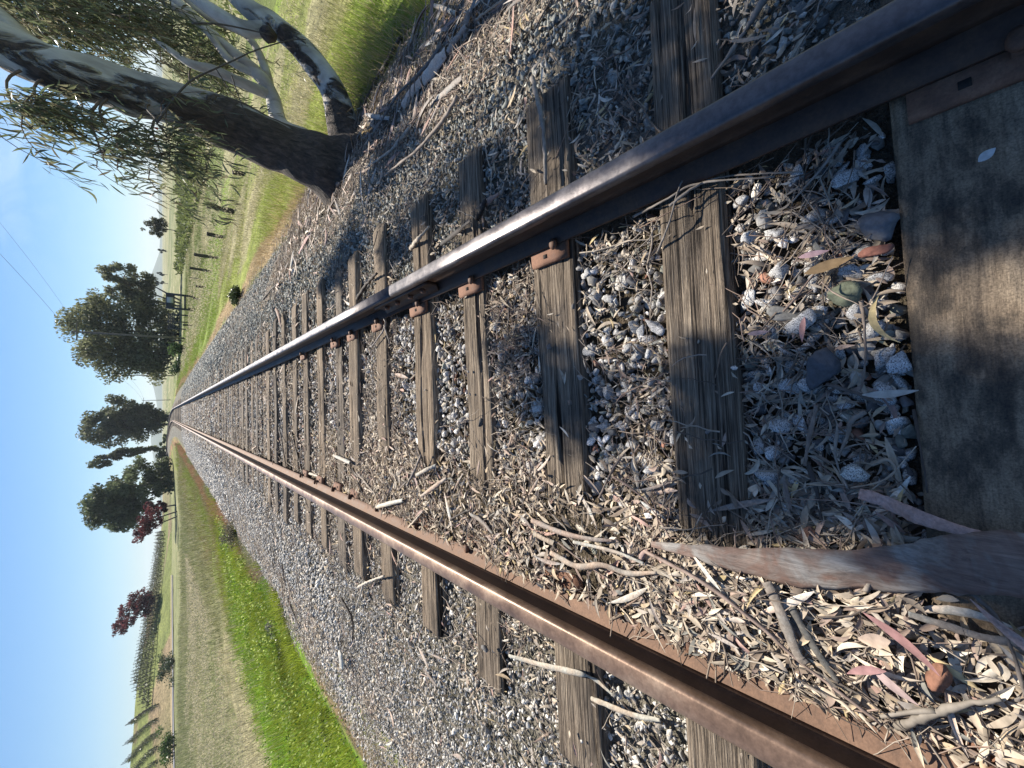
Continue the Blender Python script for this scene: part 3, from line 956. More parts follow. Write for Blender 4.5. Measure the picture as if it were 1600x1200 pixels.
# broken bits of shed bark, thickest on the bank below the tree
b4 = MB()
for (n, x0, x1, y0, y1, La, Wa) in ((430, 1.75, 3.5, -.4, 6.5, (.10, .38), (.012, .045)), (90, -.66, -.2, -.5, 3.6, (.06, .2), (.010, .022)), (160, -3.5, 1.7, 2.0, 9, (.08, .26), (.012, .03))):
    x = r.uniform(x0, x1, n); y = r.uniform(y0, y1, n); k = ~on_rail(x, .1) & (~on_tie(x, y) | (x < -.25)); x, y = x[k], y[k]; n = len(x)
    pc = np.array([(.55, .42, .33), (.40, .30, .235), (.30, .24, .2), (.62, .52, .42), (.44, .28, .22), (.18, .14, .115)])[r.integers(0, 6, n)] * r.uniform(.8, 1.15, n)[:, None]
    z = G(x, y) + np.maximum(pile(x, y), .012) + r.uniform(.018, .04, n)
    V, F, C = leaves(np.stack([x, y, z], -1), r.uniform(*La, n), r.uniform(*Wa, n), r.normal(1.9, .8, n), r.normal(0, .08, n), r.normal(0, .25, n), r.normal(.03, .12, n), r.normal(0, .25, n), r.choice([-.5, .5], n) * r.uniform(.4, 1.1, n), pc, 7)
    b4.add(V, F, C)
tag(b4.build("bark_litter", M_BARK, None, True), kind="stuff")


def twigs(n, x0, x1, y0, y1, r, Lr, Rr, sides=4, np_=6):
    x, y = rand_field(n, x0, x1, y0, y1, r)
    k = (r.random(n) < np.clip(litter_density(x, y) * 1.3 + .12, 0, 1)) & ~on_rail(x, .05); k &= ~on_tie(x, y) | (r.random(n) < .06) | ((x < -.3) & (x > -.7)); k &= (np.abs(y + .1) > .22) | (x < -.45)
    x, y = x[k], y[k]; n = len(x)
    L_ = r.uniform(*Lr, n) ** 1.0; R_ = r.uniform(*Rr, n)
    a = r.uniform(0, 6.28, n); t = np.linspace(-.5, .5, np_)
    d = np.stack([np.cos(a), np.sin(a), r.normal(0, .07, n)], -1); pr = np.stack([-np.sin(a), np.cos(a), 0 * a], -1)
    cv = r.normal(0, .22, n); kk = r.normal(0, .05, (n, np_))
    z = np.maximum(G(x, y) + np.maximum(pile(x, y), .012), np.where(on_tie(x, y), .004, -9)) + r.uniform(.004, .034, n)
    P = np.stack([x, y, z], -1)[:, None] + d[:, None] * (L_[:, None] * t)[..., None] + pr[:, None] * (L_[:, None] * (cv[:, None] * (t ** 2 - .1) + kk * .4))[..., None]
    # keep away from the rails
    P[..., 2] += np.where(np.abs(np.abs(P[..., 0]) - RC) < .075, .0, 0)
    th = np.arange(sides) * 2 * math.pi / sides
    tp = (1 - .55 * (t + .5))
    off = pr[:, None, None] * np.cos(th)[None, None, :, None] + np.array([0, 0, 1.])[None, None, None] * np.sin(th)[None, None, :, None]
    V = P[:, :, None] + off * (R_[:, None] * tp[None])[:, :, None, None]
    nv = np_ * sides
    i, j = np.meshgrid(np.arange(np_ - 1), np.arange(sides), indexing='ij'); j2 = (j + 1) % sides
    F = np.stack([i * sides + j, i * sides + j2, (i + 1) * sides + j2, (i + 1) * sides + j], -1).reshape(-1, 4)
    FF = (F[None] + (np.arange(n) * nv)[:, None, None]).reshape(-1, 4)
    pal = np.array([(.24, .19, .15), (.32, .27, .22), (.17, .13, .10), (.42, .36, .29), (.27, .195, .155), (.10, .08, .066)])
    return V.reshape(-1, 3), FF, np.repeat(pal[r.integers(0, 6, n)] * r.uniform(.8, 1.15, n)[:, None], nv, 0)


r = np.random.default_rng(51)
b3 = MB()
b3.add(*twigs(11000, -3.4, 3.2, -.8, 4.5, r, (.05, .26), (.0008, .0024)))
b3.add(*twigs(2600, 1.9, 3.6, -.4, 7, r, (.12, .5), (.0015, .005)))
b3.add(*twigs(1700, -.72, .72, -.2, 3.2, r, (.07, .24), (.0014, .0032)))
b3.add(*twigs(1500, -.72, .72, -.6, 2.2, r, (.06, .26), (.001, .0026)))
b3.add(*twigs(700, -3.4, 3.2, -.5, 6, r, (.15, .45), (.002, .0045)))
b3.add(*twigs(3000, -3.5, 3.2, 4.5, 16, r, (.15, .5), (.002, .006)))
tag(b3.build("twig_litter", M_TWIG), kind="stuff")

# ------------------------------------------------------------------ sticks and bark pieces that can be told apart
C_GREY, C_BROWN, C_PALE, C_DARK, C_PINK = (.24, .21, .18), (.22, .15, .11), (.43, .36, .28), (.06, .048, .04), (.40, .25, .205)


def ground_pt(x, y, lift):
    lift = lift + .016
    p = at(x, y, -.03)
    for _ in range(6):
        g = float(G(p[0], p[1]) + max(float(pile(p[0], p[1])), .012))
        if on_tie(np.array(p[0]), np.array(p[1])): g = max(g, 0.0)
        p = at(x, y, g + lift)
    return p


def stick(px, rad, col, label, lift=None, forks=(), sides=9):
    """a twig or stick as one bent, tapering rod"""
    rad *= .001
    lift = rad * .9 if lift is None else lift
    P = np.array([ground_pt(a, b_, lift) for a, b_ in px])
    m_ = MB()
    n = 26
    Q = smooth_path(P, n)
    org = Q.mean(0)
    jit = np.random.default_rng(int(px[0][0] * 7 + px[0][1])).normal(0, rad * .12, (n, 3)); Q = Q + jit
    R_ = rad * np.linspace(1.0, .55, n)
    V, Fc = tube(Q - org, R_, sides, .4, int(px[0][0]), 38); m_.add(V, Fc, col)
    for fk in forks:
        Pf = np.array([ground_pt(a, b_, lift) for a, b_ in fk]); Qf = smooth_path(Pf, 8)
        V, Fc = tube(Qf - org, rad * np.linspace(.8, .35, 8), 7, .2, 3, 60); m_.add(V, Fc, col)
    o = m_.build("stick", M_TWIG, None, True); o.location = org
    return tag(o, label, "stick", "fallen sticks")


def bark(px, width, col, label, curl=1.5, lift=None, up=True, mat=None, seed=0, name="bark_strip"):
    """a curled strip of shed bark: a thin shell, bent across its width"""
    P = np.array([ground_pt(a, b_, 0) for a, b_ in px]); n = 44; k = 11
    Q = smooth_path(P, n)
    t = np.linspace(0, 1, n)
    w = np.interp(t, np.linspace(0, 1, len(width)), width) * .001
    r_ = np.random.default_rng(seed + int(px[0][0]))
    edge = 1 + .22 * (noise(np.stack([t * 9, t * 0 + seed, t * 0], -1), 3) - .5) + .16 * (noise(np.stack([t * 40, t * 0 + seed, t * 0], -1), 5) - .5)
    w = w * edge
    T, A, B = frames(Q)
    Z = np.array([0, 0, 1.]); Lt = np.cross(T, Z); Lt /= np.linalg.norm(Lt, axis=1)[:, None] + 1e-9; Nn = np.cross(Lt, T)
    R_ = w / (2 * curl)
    a = np.linspace(-curl, curl, k)
    tw = (noise(np.stack([t * 2, t * 0 + seed * 1.3, t * 0], -1), 9) - .5) * .5
    def shell(off):
        rr = (R_ + off)[:, None]
        sx_ = np.sin(a[None] + tw[:, None]) * rr; cz = np.cos(a[None] + tw[:, None]) * rr
        if up: base = cz - np.cos(curl) * R_[:, None] + .002
        else: base = -cz + R_[:, None] + .003
        return Q[:, None] + Lt[:, None] * sx_[..., None] + Nn[:, None] * base[..., None]
    S1, S2 = shell(.0015), shell(-.0015)
    lf = lift if lift is not None else .004
    V = np.concatenate([S1.reshape(-1, 3), S2.reshape(-1, 3)]) + np.array([0, 0, lf])
    V = V + (noise(V * 35, 4)[:, None] - .5) * .006 * np.array([[.3, .3, 1]])
    i, j = np.meshgrid(np.arange(n - 1), np.arange(k - 1), indexing='ij'); o_ = n * k
    F1 = np.stack([i * k + j, i * k + j + 1, (i + 1) * k + j + 1, (i + 1) * k + j], -1).reshape(-1, 4)
    F2 = F1[:, ::-1] + o_
    e = np.arange(n - 1)
    E1 = np.stack([e * k, (e + 1) * k, (e + 1) * k + o_, e * k + o_], -1); E2 = np.stack([e * k + k - 1 + o_, (e + 1) * k + k - 1 + o_, (e + 1) * k + k - 1, e * k + k - 1], -1)
    g = np.arange(k - 1)
    E3 = np.stack([g + 1, g, g + o_, g + 1 + o_], -1); b0 = (n - 1) * k; E4 = np.stack([b0 + g, b0 + g + 1, b0 + g + 1 + o_, b0 + g + o_], -1)
    org = Q.mean(0)
    c = np.vstack([np.tile(col, (o_, 1)), np.tile(np.array(col) * np.array([.75, .68, .62]), (o_, 1))])
    o = mesh(name, V - org, np.vstack([F1, F2, E1, E2, E3, E4]), mat or M_BARK, None, c, True); o.location = org
    return tag(o, label, "bark", "shed strips of bark")


bark([(1028, 846), (1100, 858), (1170, 866), (1290, 870), (1410, 871), (1525, 868), (1640, 878)], [16, 46, 74, 98, 102, 106, 106], C_BROWN,
     "big reddish grey bark slab lying across the two nearest ties", .4, .036, True, M_SLAB, 1, "bark_slab")
bark([(1345, 768), (1385, 778), (1450, 802), (1520, 826), (1562, 836)], [22, 30, 32, 20, 4], C_PINK, "pinkish pointed bark strip lying on the widest tie above the big slab", .5, .035)
bark([(1200, 905), (1228, 960), (1250, 1015), (1262, 1030)], [22, 28, 26, 16], (.19, .165, .14), "dark grey curled bark sheet in the leaf litter below the big slab", .8, .018)
bark([(1238, 945), (1270, 1000), (1310, 1062)], [16, 22, 10], (.10, .095, .085), "blackish narrow bark sheet parallel to the dark grey curled sheet", .9, .012)
bark([(835, 812), (880, 830), (925, 840), (960, 843)], [22, 26, 20, 8], (.30, .22, .17), "uppermost brown half tube of bark, between the third tie's buried end and the brown rail", 1.2, .012)
bark([(838, 832), (870, 848)], [24, 26], (.34, .27, .2), "short brown half tube of bark just under the uppermost brown half tube", 1.2, .012)
bark([(865, 862), (905, 882), (945, 880), (985, 893), (1030, 892)], [18, 24, 22, 20, 8], (.36, .27, .2), "long tan bark strip bent along the litter beside the brown rail", .9, .014)
bark([(900, 845), (960, 858), (1010, 878)], [10, 14, 8], (.46, .39, .31), "thin pale bark strip leading to the tip of the big slab", .9, .014)
bark([(872, 943), (910, 948), (940, 952), (962, 958)], [14, 20, 16, 8], (.42, .30, .24), "reddish white bark piece against the foot of the brown rail", 1.1, .02)
bark([(800, 1022), (850, 1035), (905, 1046), (935, 1058), (965, 1085)], [12, 24, 28, 18, 6], (.38, .32, .25), "frayed grey bark strip crossing the tie end outside the brown rail", .7, .016)
bark([(928, 1088), (960, 1100), (1000, 1114), (1036, 1121)], [14, 24, 22, 10], (.40, .33, .25), "smaller bark strip lying outside the brown rail below the frayed strip", .8, .014)
bark([(1420, 955), (1480, 972), (1540, 990), (1610, 1002)], [10, 16, 16, 14], (.22, .19, .16), "grey bark strip reaching over the widest tie below the big slab", .8, .014)
bark([(704, 84), (686, 106), (668, 126)], [110, 150, 110], (.66, .50, .39), "broad pinkish cream bark sheet on the bank below the tree", .8, .02, seed=5)
bark([(666, 128), (650, 146), (634, 166)], [100, 120, 60], (.64, .46, .35), "cream bark sheet with orange inside, next below the broad sheet on the bank", .9, .02, seed=6)
bark([(734, 45), (718, 66), (705, 85)], [70, 80, 70], (.46, .35, .28), "rolled brown bark tube at the upper end of the broad pinkish sheet", 2.6, .01, seed=7)
bark([(726, 122), (700, 145), (673, 166)], [40, 56, 20], (.33, .29, .25), "long grey bark piece pointing downhill beside the broad sheet", 1.1, .01, seed=8)
bark([(575, 180), (592, 185), (613, 187)], [30, 56, 30], (.36, .32, .29), "pale boat shaped bark piece in the shade at the foot of the leaning stem", 1.0, .02, seed=9)
bark([(684, 12), (700, 18), (718, 25)], [60, 80, 60], (.45, .36, .27), "ribbed bark roll near the edge of the frame above the broad sheet", 2.4, .01, seed=10)
bark([(697, 384), (720, 366), (744, 347)], [26, 40, 20], C_DARK, "blackish bark strip leaning by the outer side of the steel rail", 1.0, .03, seed=11)
bark([(760, 326), (772, 317), (787, 306)], [26, 36, 16], (.34, .22, .17), "small reddish brown bark piece beside the outer side of the steel rail", 1.0, .03, seed=12)
bark([(470, 396), (481, 376), (492, 358)], [30, 70, 16], (.46, .27, .23), "pink flat bark piece at the right edge of the ballast past the tree", .5, .02, seed=13)
bark([(490, 348), (500, 337), (511, 326)], [30, 36, 30], (.48, .41, .32), "pale bark tube near the pink flat piece at the ballast edge", 1.8, .01, seed=14)
bark([(440, 484), (445, 497), (448, 513)], [60, 80, 30], (.30, .19, .14), "brown upturned bark piece on the ballast beyond the rail joint", 1.0, .06, seed=15)
bark([(526, 711), (540, 717), (553, 723)], [44, 56, 50], (.44, .38, .31), "fat pale bark curl sitting on the seventh tie's buried end", 1.8, .02, seed=16)
bark([(580, 796), (605, 788), (636, 780)], [16, 46, 36], (.52, .45, .36), "pale tapering bark piece in the litter close to the brown rail", 1.4, .02, seed=17)
bark([(668, 773), (690, 758), (708, 745)], [18, 36, 18], (.42, .30, .22), "tan bark piece leaning up between fifth and fourth tie", 1.2, .04, seed=18)
bark([(657, 741), (672, 733), (687, 727)], [30, 34, 30], (.42, .36, .29), "stubby grey bark piece over the buried end of fifth tie", 1.5, .02, seed=19)
bark([(742, 802), (758, 812), (776, 832)], [20, 28, 14], (.24, .2, .165), "dark grey bark strip in deep litter between fourth and third tie", 1.2, .02, seed=20)

stick([(832, 122), (842, 165), (850, 215), (853, 288)], 12, C_GREY, "thick grey stick lying along the outer end of the third tie", .014)
stick([(1200, -10), (1175, 30), (1150, 70), (1112, 123)], 9, C_GREY, "grey stick slanting down to the outer side of the steel rail beside second tie")
stick([(1010, 40), (985, 75), (950, 92), (925, 115), (900, 170), (867, 250)], 3, C_BROWN, "long thin brown twig crossing the ballast between second and third tie ends")
stick([(965, 140), (940, 150), (932, 220)], 4, C_GREY, "short grey twig in the leaves between second and third tie ends")
stick([(1046, 322), (1085, 292), (1130, 276), (1255, 268)], 4, C_GREY, "topmost twig of the bundle resting by the steel rail on the second tie", .03)
stick([(990, 338), (1040, 312), (1090, 287), (1210, 276)], 4.5, C_GREY, "thickest twig of the bundle resting by the steel rail on the second tie", .02)
stick([(1028, 392), (1045, 350), (1058, 302), (1066, 282)], 3.5, C_GREY, "twig of the rail side bundle that stands out across the second tie's edge", .03)
stick([(1000, 356), (1030, 340), (1095, 305)], 2.5, C_BROWN, "thinnest twig of the bundle by the steel rail on the second tie", .02)
stick([(1313, 222), (1290, 255), (1238, 315)], 4, C_GREY, "straight grey twig near the steel rail between widest and second tie", .02)
stick([(1275, 633), (1270, 660), (1262, 695), (1258, 727)], 6, (.2, .155, .125), "brown knobbed stick in the shaded stones between the two nearest ties", .02)
stick([(1262, 722), (1274, 760), (1281, 795), (1284, 838)], 6, C_DARK, "dark stick continuing from the knobbed stick to the big slab", .012)
stick([(1352, 643), (1330, 658), (1324, 680), (1310, 716)], 6, (.2, .165, .135), "bent brown stick close to the widest tie's far edge", .02)
stick([(1309, 662), (1305, 705), (1312, 735), (1325, 764)], 3.5, C_GREY, "slim grey twig beside the bent brown stick", .022)
stick([(1362, 727), (1385, 718), (1398, 728), (1397, 740), (1372, 754), (1330, 762)], 3.5, (.3, .24, .18), "curly looped twig between the knobbed stick and the widest tie", .028)
stick([(1290, 600), (1330, 612), (1380, 632)], 6, (.11, .09, .075), "dark flat stick among speckled stones near the widest tie", .014)
stick([(1428, 640), (1438, 700), (1450, 770)], 3, C_DARK, "dark thin twig along the far edge of the widest tie", .01)
stick([(1345, 470), (1350, 500), (1352, 560), (1345, 610)], 3.5, (.17, .135, .11), "curved dark twig near the green stone", .03)
stick([(1283, 440), (1300, 455), (1330, 470), (1358, 474), (1395, 400)], 2, (.33, .26, .2), "hair thin bent twig lying over the green stone", .05)
stick([(1008, 862), (1090, 905), (1180, 972), (1250, 1035), (1320, 1088), (1376, 1132)], 5.5, (.27, .2, .165), "longest slim stick running through the leaf litter towards the brown rail", .02)
stick([(1374, 1138), (1420, 1130), (1460, 1116), (1510, 1100), (1566, 1094)], 9, (.2, .175, .145), "thick grey forked stick in the litter near the bottom corner", .02, [[(1462, 1112), (1430, 1112), (1376, 1120)]])
stick([(1188, 1094), (1212, 1078), (1240, 1062)], 7, (.36, .27, .2), "short smooth brown stick beside the foot of the brown rail", .016)
stick([(1512, 922), (1545, 950), (1572, 992), (1592, 1050), (1602, 1090)], 5, (.13, .11, .095), "dark curved twig over the buried end of the widest tie", .02)
stick([(1352, 925), (1362, 905), (1372, 890)], 6, (.28, .24, .2), "stubby grey stick tucked under the big slab", .015)
stick([(936, 778), (950, 748), (965, 722), (974, 711)], 5, (.13, .10, .085), "dark upcurved stick between the third and second tie", .03)
stick([(958, 745), (985, 762), (1015, 790), (1048, 842)], 4, (.24, .17, .14), "brown twig slanting to the second tie below the dark upcurved stick", .025)
stick([(1030, 655), (1012, 660), (1004, 700)], 4, C_DARK, "short black twig among granite pieces between third and second tie", .02)
stick([(962, 958), (985, 943), (1000, 933)], 4, C_BROWN, "short brown stick poking out of the litter by the reddish white bark", .02)
stick([(560, 917), (575, 909), (600, 900)], 12, (.5, .44, .36), "pale forked branch on the ballast outside the brown rail", .02, [[(567, 915), (562, 932), (556, 950)]])
stick([(533, 935), (550, 967), (551, 1000)], 12, C_DARK, "dark stick on the pale gravel beyond the forked branch", .01)
stick([(448, 935), (458, 957), (468, 980)], 14, (.12, .1, .085), "dark stick near the green grass at the ballast edge", .01)
stick([(441, 885), (444, 905), (446, 915)], 12, (.22, .17, .14), "short brown stick near the left ballast edge", .01)
stick([(597, 474), (600, 495), (601, 512), (580, 543)], 9, (.24, .21, .19), "forked grey stick leaning against the steel rail at the joint", .05, [[(600, 508), (606, 526), (609, 538)]])
stick([(582, 492), (584, 505), (586, 522)], 5, C_GREY, "small grey twig next to the forked stick at the joint", .02)
stick([(558, 738), (572, 755), (588, 774)], 10, (.3, .25, .2), "round stick under the fat pale bark curl", .02)
stick([(551, 732), (563, 762), (577, 798)], 7, C_DARK, "dark stick running from the fat bark curl to the brown rail", .02)
stick([(636, 758), (648, 735), (658, 710)], 9, (.2, .17, .15), "dark stick standing out of the litter beyond fifth tie", .03)
stick([(631, 832), (646, 816), (661, 799)], 8, (.46, .39, .31), "pale stick lying by the foot of the brown rail beyond fourth tie", .02)
stick([(704, 812), (720, 803), (737, 796)], 7, C_DARK, "blackish curved stick in the deep litter past fourth tie", .02)
stick([(456, 674), (465, 712), (476, 752)], 10, C_DARK, "longest dark stick in the far litter along the brown rail", .02)
stick([(436, 668), (442, 700), (448, 736)], 9, (.12, .1, .085), "second dark stick in the far litter along the brown rail, farther off", .02)
stick([(484, 740), (494, 743), (504, 748)], 14, (.52, .46, .38), "bleached stick against the far stretch of the brown rail", .02)
stick([(710, 570), (707, 620), (703, 668)], 4, (.22, .19, .16), "long fine twig between fifth and fourth tie", .03)
stick([(626, 58), (605, 95), (588, 122), (566, 172)], 20, C_DARK, "long dark branch lying on the bank at the foot of the leaning stem", .03)
stick([(744, 31), (763, 16), (786, 0)], 8, (.38, .3, .22), "pale straight stick at the edge of the frame on the bank", .03)
stick([(642, 388), (655, 372), (671, 354)], 14, (.4, .34, .27), "pale stick on the ballast outside the steel rail", .02)
stick([(747, 343), (752, 330), (757, 314)], 16, (.03, .025, .022), "charred black stick beside the outer side of the steel rail", .05)
stick([(558, 467), (572, 446), (588, 427)], 16, C_DARK, "dark broken stick outside the steel rail at the joint", .03)
stick([(411, 468), (424, 452), (438, 440)], 14, C_DARK, "dark stick on the right ballast edge past the tree", .02)
stick([(498, 298), (515, 292), (532, 286)], 26, (.24, .2, .17), "stout grey log end lying against the trunk base", .02)
stick([(715, 150), (690, 190), (650, 235), (600, 275)], 12, (.27, .22, .18), "long brown branch along the edge of the litter below the tree", .02)
stick([(640, 200), (610, 235), (572, 262)], 12, (.4, .34, .28), "pale branch close to the trunk base on its track side", .03)
stick([(690, 70), (660, 110), (620, 150), (590, 200)], 12, (.18, .15, .13), "dark brown branch behind the broad bark sheet on the bank", .05)

# single leaves and stones that stand out


def one_leaf(px, L_, W_, col, ang, label, lift=.045, sick=.3, bend=.15):
    p = ground_pt(px[0], px[1], lift)
    V, F, C = leaves(np.zeros((1, 3)), np.array([L_]), np.array([W_]), np.array([ang]), np.array([.05]), np.array([.1]), np.array([bend]), np.array([sick]), np.array([.12]), np.array([col]), 9)
    o = mesh("fallen_leaf", V, F, M_LITTER, None, C, True); o.location = p
    return tag(o, label, "leaf", "single bright leaves on the ground")


one_leaf((1413, 1000), .135, .02, (.36, .20, .185), -2.25, "long pink leaf on the litter below the big slab", .05, -.35)
one_leaf((1350, 1046), .075, .018, (.36, .205, .195), 2.1, "short pink leaf beside the blackish bark sheet", .045)
one_leaf((1395, 1070), .085, .02, (.48, .36, .33), -2.2, "pale pink leaf between the pink leaf and the red stone", .045, .1)
one_leaf((1271, 397), .06, .016, (.55, .36, .36), -1.57, "pale pink oval leaf above the brown leaf near the green stone", .04, 0)
one_leaf((1254, 515), .062, .014, (.48, .27, .24), 3.0, "reddish leaf standing out by the second tie's near edge", .04, .1)
one_leaf((1294, 415), .095, .026, (.33, .22, .115), -1.4, "wide brown leaf near the green stone", .035, 0)
one_leaf((1366, 505), .115, .015, (.55, .43, .22), -2.9, "yellow sickle shaped leaf by the far edge of the widest tie", .04, .9)
one_leaf((1390, 615), .09, .018, (.50, .46, .40), -1.5, "cream leaf touching the far edge of the widest tie", .04, .1)
one_leaf((1185, 520), .05, .014, (.50, .34, .31), -1.57, "small pink leaf between second tie and the speckled stones", .04, 0)
one_leaf((1542, 242), .028, .018, (.55, .57, .56), -.9, "small bright white leaf flake lying on the dark widest tie", .004, 0, .05)
one_leaf((1365, 1000), .055, .03, (.55, .42, .32), 1.9, "round peach coloured leaf near the long pink leaf", .045, 0)
one_leaf((1236, 1118), .05, .032, (.52, .45, .25), -1.2, "round yellow leaf at the foot of the brown rail", .04, 0)


def one_rock(px, s, col, sub, label, seed, spk=0.0, lift=.0, sc=(1, .85, .6)):
    p = ground_pt(px[0], px[1], lift)
    S, F = rock_shapes(3, 1, seed); V = S[0] * s
    V = V * np.array([sc[0], sc[1] / .8, sc[2] / .62]); V += (noise(V * 160, seed)[:, None] - .5) * s * .1
    C = np.tile(np.array(list(col) + [spk]), (len(V), 1))
    o = mesh("stone", V, F, M_STONE, None, C, False); o.location = p + np.array([0, 0, s * .3]); o.rotation_euler = (.1, -.1, seed * 1.7)
    return tag(o, label, "stone", "single stones that stand out")


one_rock((1318, 460), .032, (.15, .165, .11), 3, "large rounded green stone between the two nearest ties", 71, 0, .01)
one_rock((1466, 1058), .022, (.20, .095, .06), 3, "cracked orange red stone in the litter near the bottom corner", 72, 0, .02, (1, .9, .8))
one_rock((1341, 742), .029, (.46, .47, .44), 3, "palest speckled stone in the shade near the knobbed stick", 73, 1, .01)
one_rock((1280, 580), .045, (.07, .075, .085), 3, "dark slate slab between the two nearest ties", 74, 0, .01, (1, .8, .3))
one_rock((1368, 392), .022, (.23, .095, .065), 3, "dark red lump near the far edge of the widest tie", 75, 0, .015)
one_rock((1380, 350), .036, (.13, .135, .145), 3, "angular grey slate piece against the widest tie's edge", 76, 0, .01, (1, .9, .4))
one_rock((1255, 500), .029, (.46, .455, .44), 3, "white speckled granite lump near the second tie's near edge", 77, 1, .01)
one_rock((890, 628), .010, (.10, .095, .09), 3, "small grey pebble sitting on the third tie", 78, 0, .004)
one_rock((752, 660), .017, (.06, .06, .06), 3, "black stone perched on the edge of the fourth tie", 79, 0, .006)
one_rock((1052 - 30, 510), .024, (.43, .42, .41), 3, "oblong speckled stone between third and second tie", 80, 1, .01, (1.4, .8, .7))
one_rock((1258, 838), .022, (.16, .085, .06), 3, "reddish flat stone pushed against the big slab", 81, 0, .0, (1.2, .7, .4))
one_rock((1225, 492), .026, (.2, .195, .18), 3, "flat grey brown stone beside white speckled granite lump", 82, 0, .0, (1.1, .9, .5))
one_rock((1408, 565), .024, (.44, .45, .45), 3, "bluish white speckled stone by the far edge of widest tie", 83, 1, .01)
one_rock((758, 1012), .022, (.16, .155, .15), 3, "dark stone perched on the outer end of the fourth tie", 84, 0, .01)
one_rock((537, 1030), .06, (.55, .53, .47), 3, "whitish chalky lump on the gravel outside the brown rail", 85, 0, .02, (1.2, .9, .4))

# ------------------------------------------------------------------ grass


def blades(x, y, h, w, cols, r, lean=.35, seg=3, z0=None):
    n = len(x); a = r.uniform(0, 6.28, n); b_ = r.uniform(0, 6.28, n); ln = np.abs(r.normal(0, lean, n)) * h
    t = np.linspace(0, 1, seg + 1)
    z = G(x, y) - .02 if z0 is None else z0
    P = np.stack([x[:, None] + (ln * np.cos(b_))[:, None] * t ** 2, y[:, None] + (ln * np.sin(b_))[:, None] * t ** 2, z[:, None] + h[:, None] * (t - .25 * (ln / h)[:, None] * t ** 2)], -1)
    sd = np.stack([np.cos(a), np.sin(a), 0 * a], -1)
    ww = w[:, None] * (1 - t * .9)[None] * .5
    V = np.stack([P - sd[:, None] * ww[..., None], P + sd[:, None] * ww[..., None]], 2).reshape(-1, 3)
    nv = (seg + 1) * 2; i = np.arange(seg)
    F = np.stack([i * 2, i * 2 + 1, i * 2 + 3, i * 2 + 2], -1)
    FF = (F[None] + (np.arange(n) * nv)[:, None, None]).reshape(-1, 4)
    return V, FF, np.repeat(cols, nv, 0)


def leaf_cards(P, size, cols, r, asp=.5, up=0.0):
    """many small pointed faces, each a leaf or a spray of leaves"""
    n = len(P); R = rot_mats(n, r)
    q = np.array([(-.5, 0, 0), (0, -.5 * asp, .06), (.5, 0, 0), (0, .5 * asp, .06)])
    V = np.einsum('nij,kj->nki', R, q) * size[:, None, None] + P[:, None]
    F = np.arange(n * 4).reshape(n, 4)
    return V.reshape(-1, 3), F, np.repeat(cols, 4, 0)


r = np.random.default_rng(81)
# lime green strip on the left bank
n = 95000
u = -3.2 - np.abs(r.normal(0, 1, n)) ** 1.0 * 2.7; y = r.uniform(1.0, 24, n) ; x = u + xc(y)
x += 0; k = (u > -9.6) & (noise2(x, y, 1.1, 82) > .28 + .3 * (u > -4.0)) & (r.random(n) < np.clip((25 - y) / 9, .0, 1)); x, y = x[k], y[k]; n = len(x)
h = r.uniform(.07, .24, n) * (.5 + .6 * noise2(x, y, .9, 83) + .5 * noise2(x, y, 3.5, 88)); w = r.uniform(.005, .011, n) * (1 + y * .07)
base = np.array((.28, .37, .05)) * (1.15 - .55 * noise2(x, y, .8, 84) - .35 * noise2(x, y, 4.0, 86))[:, None] + np.array((.09, .06, .0)) * r.random(n)[:, None]
tag(mesh("green_grass", *(lambda q: (q[0], q[1], M_GRASS, None, q[2]))(blades(x, y, h, w, base * r.uniform(.6, 1.3, n)[:, None], r, .5))), kind="stuff")
n = 16000
y = r.uniform(1.0, 18, n); x = -3.6 - np.abs(r.normal(0, 1, n)) * 2.8; k = (noise2(x, y, 2.2, 92) > .45) & (x > -9.5); x, y = x[k], y[k]; n = len(x)
P = np.stack([x, y, G(x, y) + r.uniform(.03, .22, n)], -1)
c = np.where((r.random(n) < .45)[:, None], np.array((.45, .52, .16)), np.array((.16, .26, .035))) * r.uniform(.6, 1.25, n)[:, None]  # added leaf cards: pale ones paint sparkle on the grass, deep green ones dark gaps
tag(mesh("sparkle_and_gap_cards", *(lambda q: (q[0], q[1], M_GRASS, None, q[2]))(leaf_cards(P, .025 + .003 * y, c, r, .6))), kind="stuff")
# taller mixed grass farther left
n = 110000
y = 3 + 75 * r.random(n) ** 1.35; u = np.interp(y, [3, 12, 24], [-7.5, -7.0, -3.9]) - 58 * r.random(n) ** 1.55; x = u + xc(y)
ok = noise2(x, y, .5, 85) > .18; x, y, u = x[ok], y[ok], u[ok]; n = len(x)
d = np.hypot(x, y); h = r.uniform(.14, .46, n) * np.clip(.8 + d / 120, 0, 1.4) * (.55 + .9 * noise2(x, y, .35, 93)) * np.where(u > -6, .6, 1); w = .0035 + d * .0007
c = zone_color(x, y); c = c * r.uniform(.7, 1.3, n)[:, None]; pale = r.random(n) < .2; c[pale] = np.array((.42, .385, .26)) * r.uniform(.8, 1.15, pale.sum())[:, None]
m_ = mesh("meadow_grass", *(lambda q: (q[0], q[1], M_GRASS, None, q[2]))(blades(x, y, h, w, c, r, .4)))
tag(m_, kind="stuff")
# dry brown edge of the left ballast farther on
n = 26000
y = 9 + 50 * r.random(n) ** 1.4; u = -3.3 - np.abs(r.normal(0, 1.5, n)); x = u + xc(y); d = np.hypot(x, y)
h = r.uniform(.05, .2, n) * (1 + .02 * y); w = .003 + d * .0007
c = zone_color(x, y) * r.uniform(.75, 1.3, n)[:, None]
tag(mesh("dry_grass", *(lambda q: (q[0], q[1], M_GRASS, None, q[2]))(blades(x, y, h, w, c, r, .5))), kind="stuff")
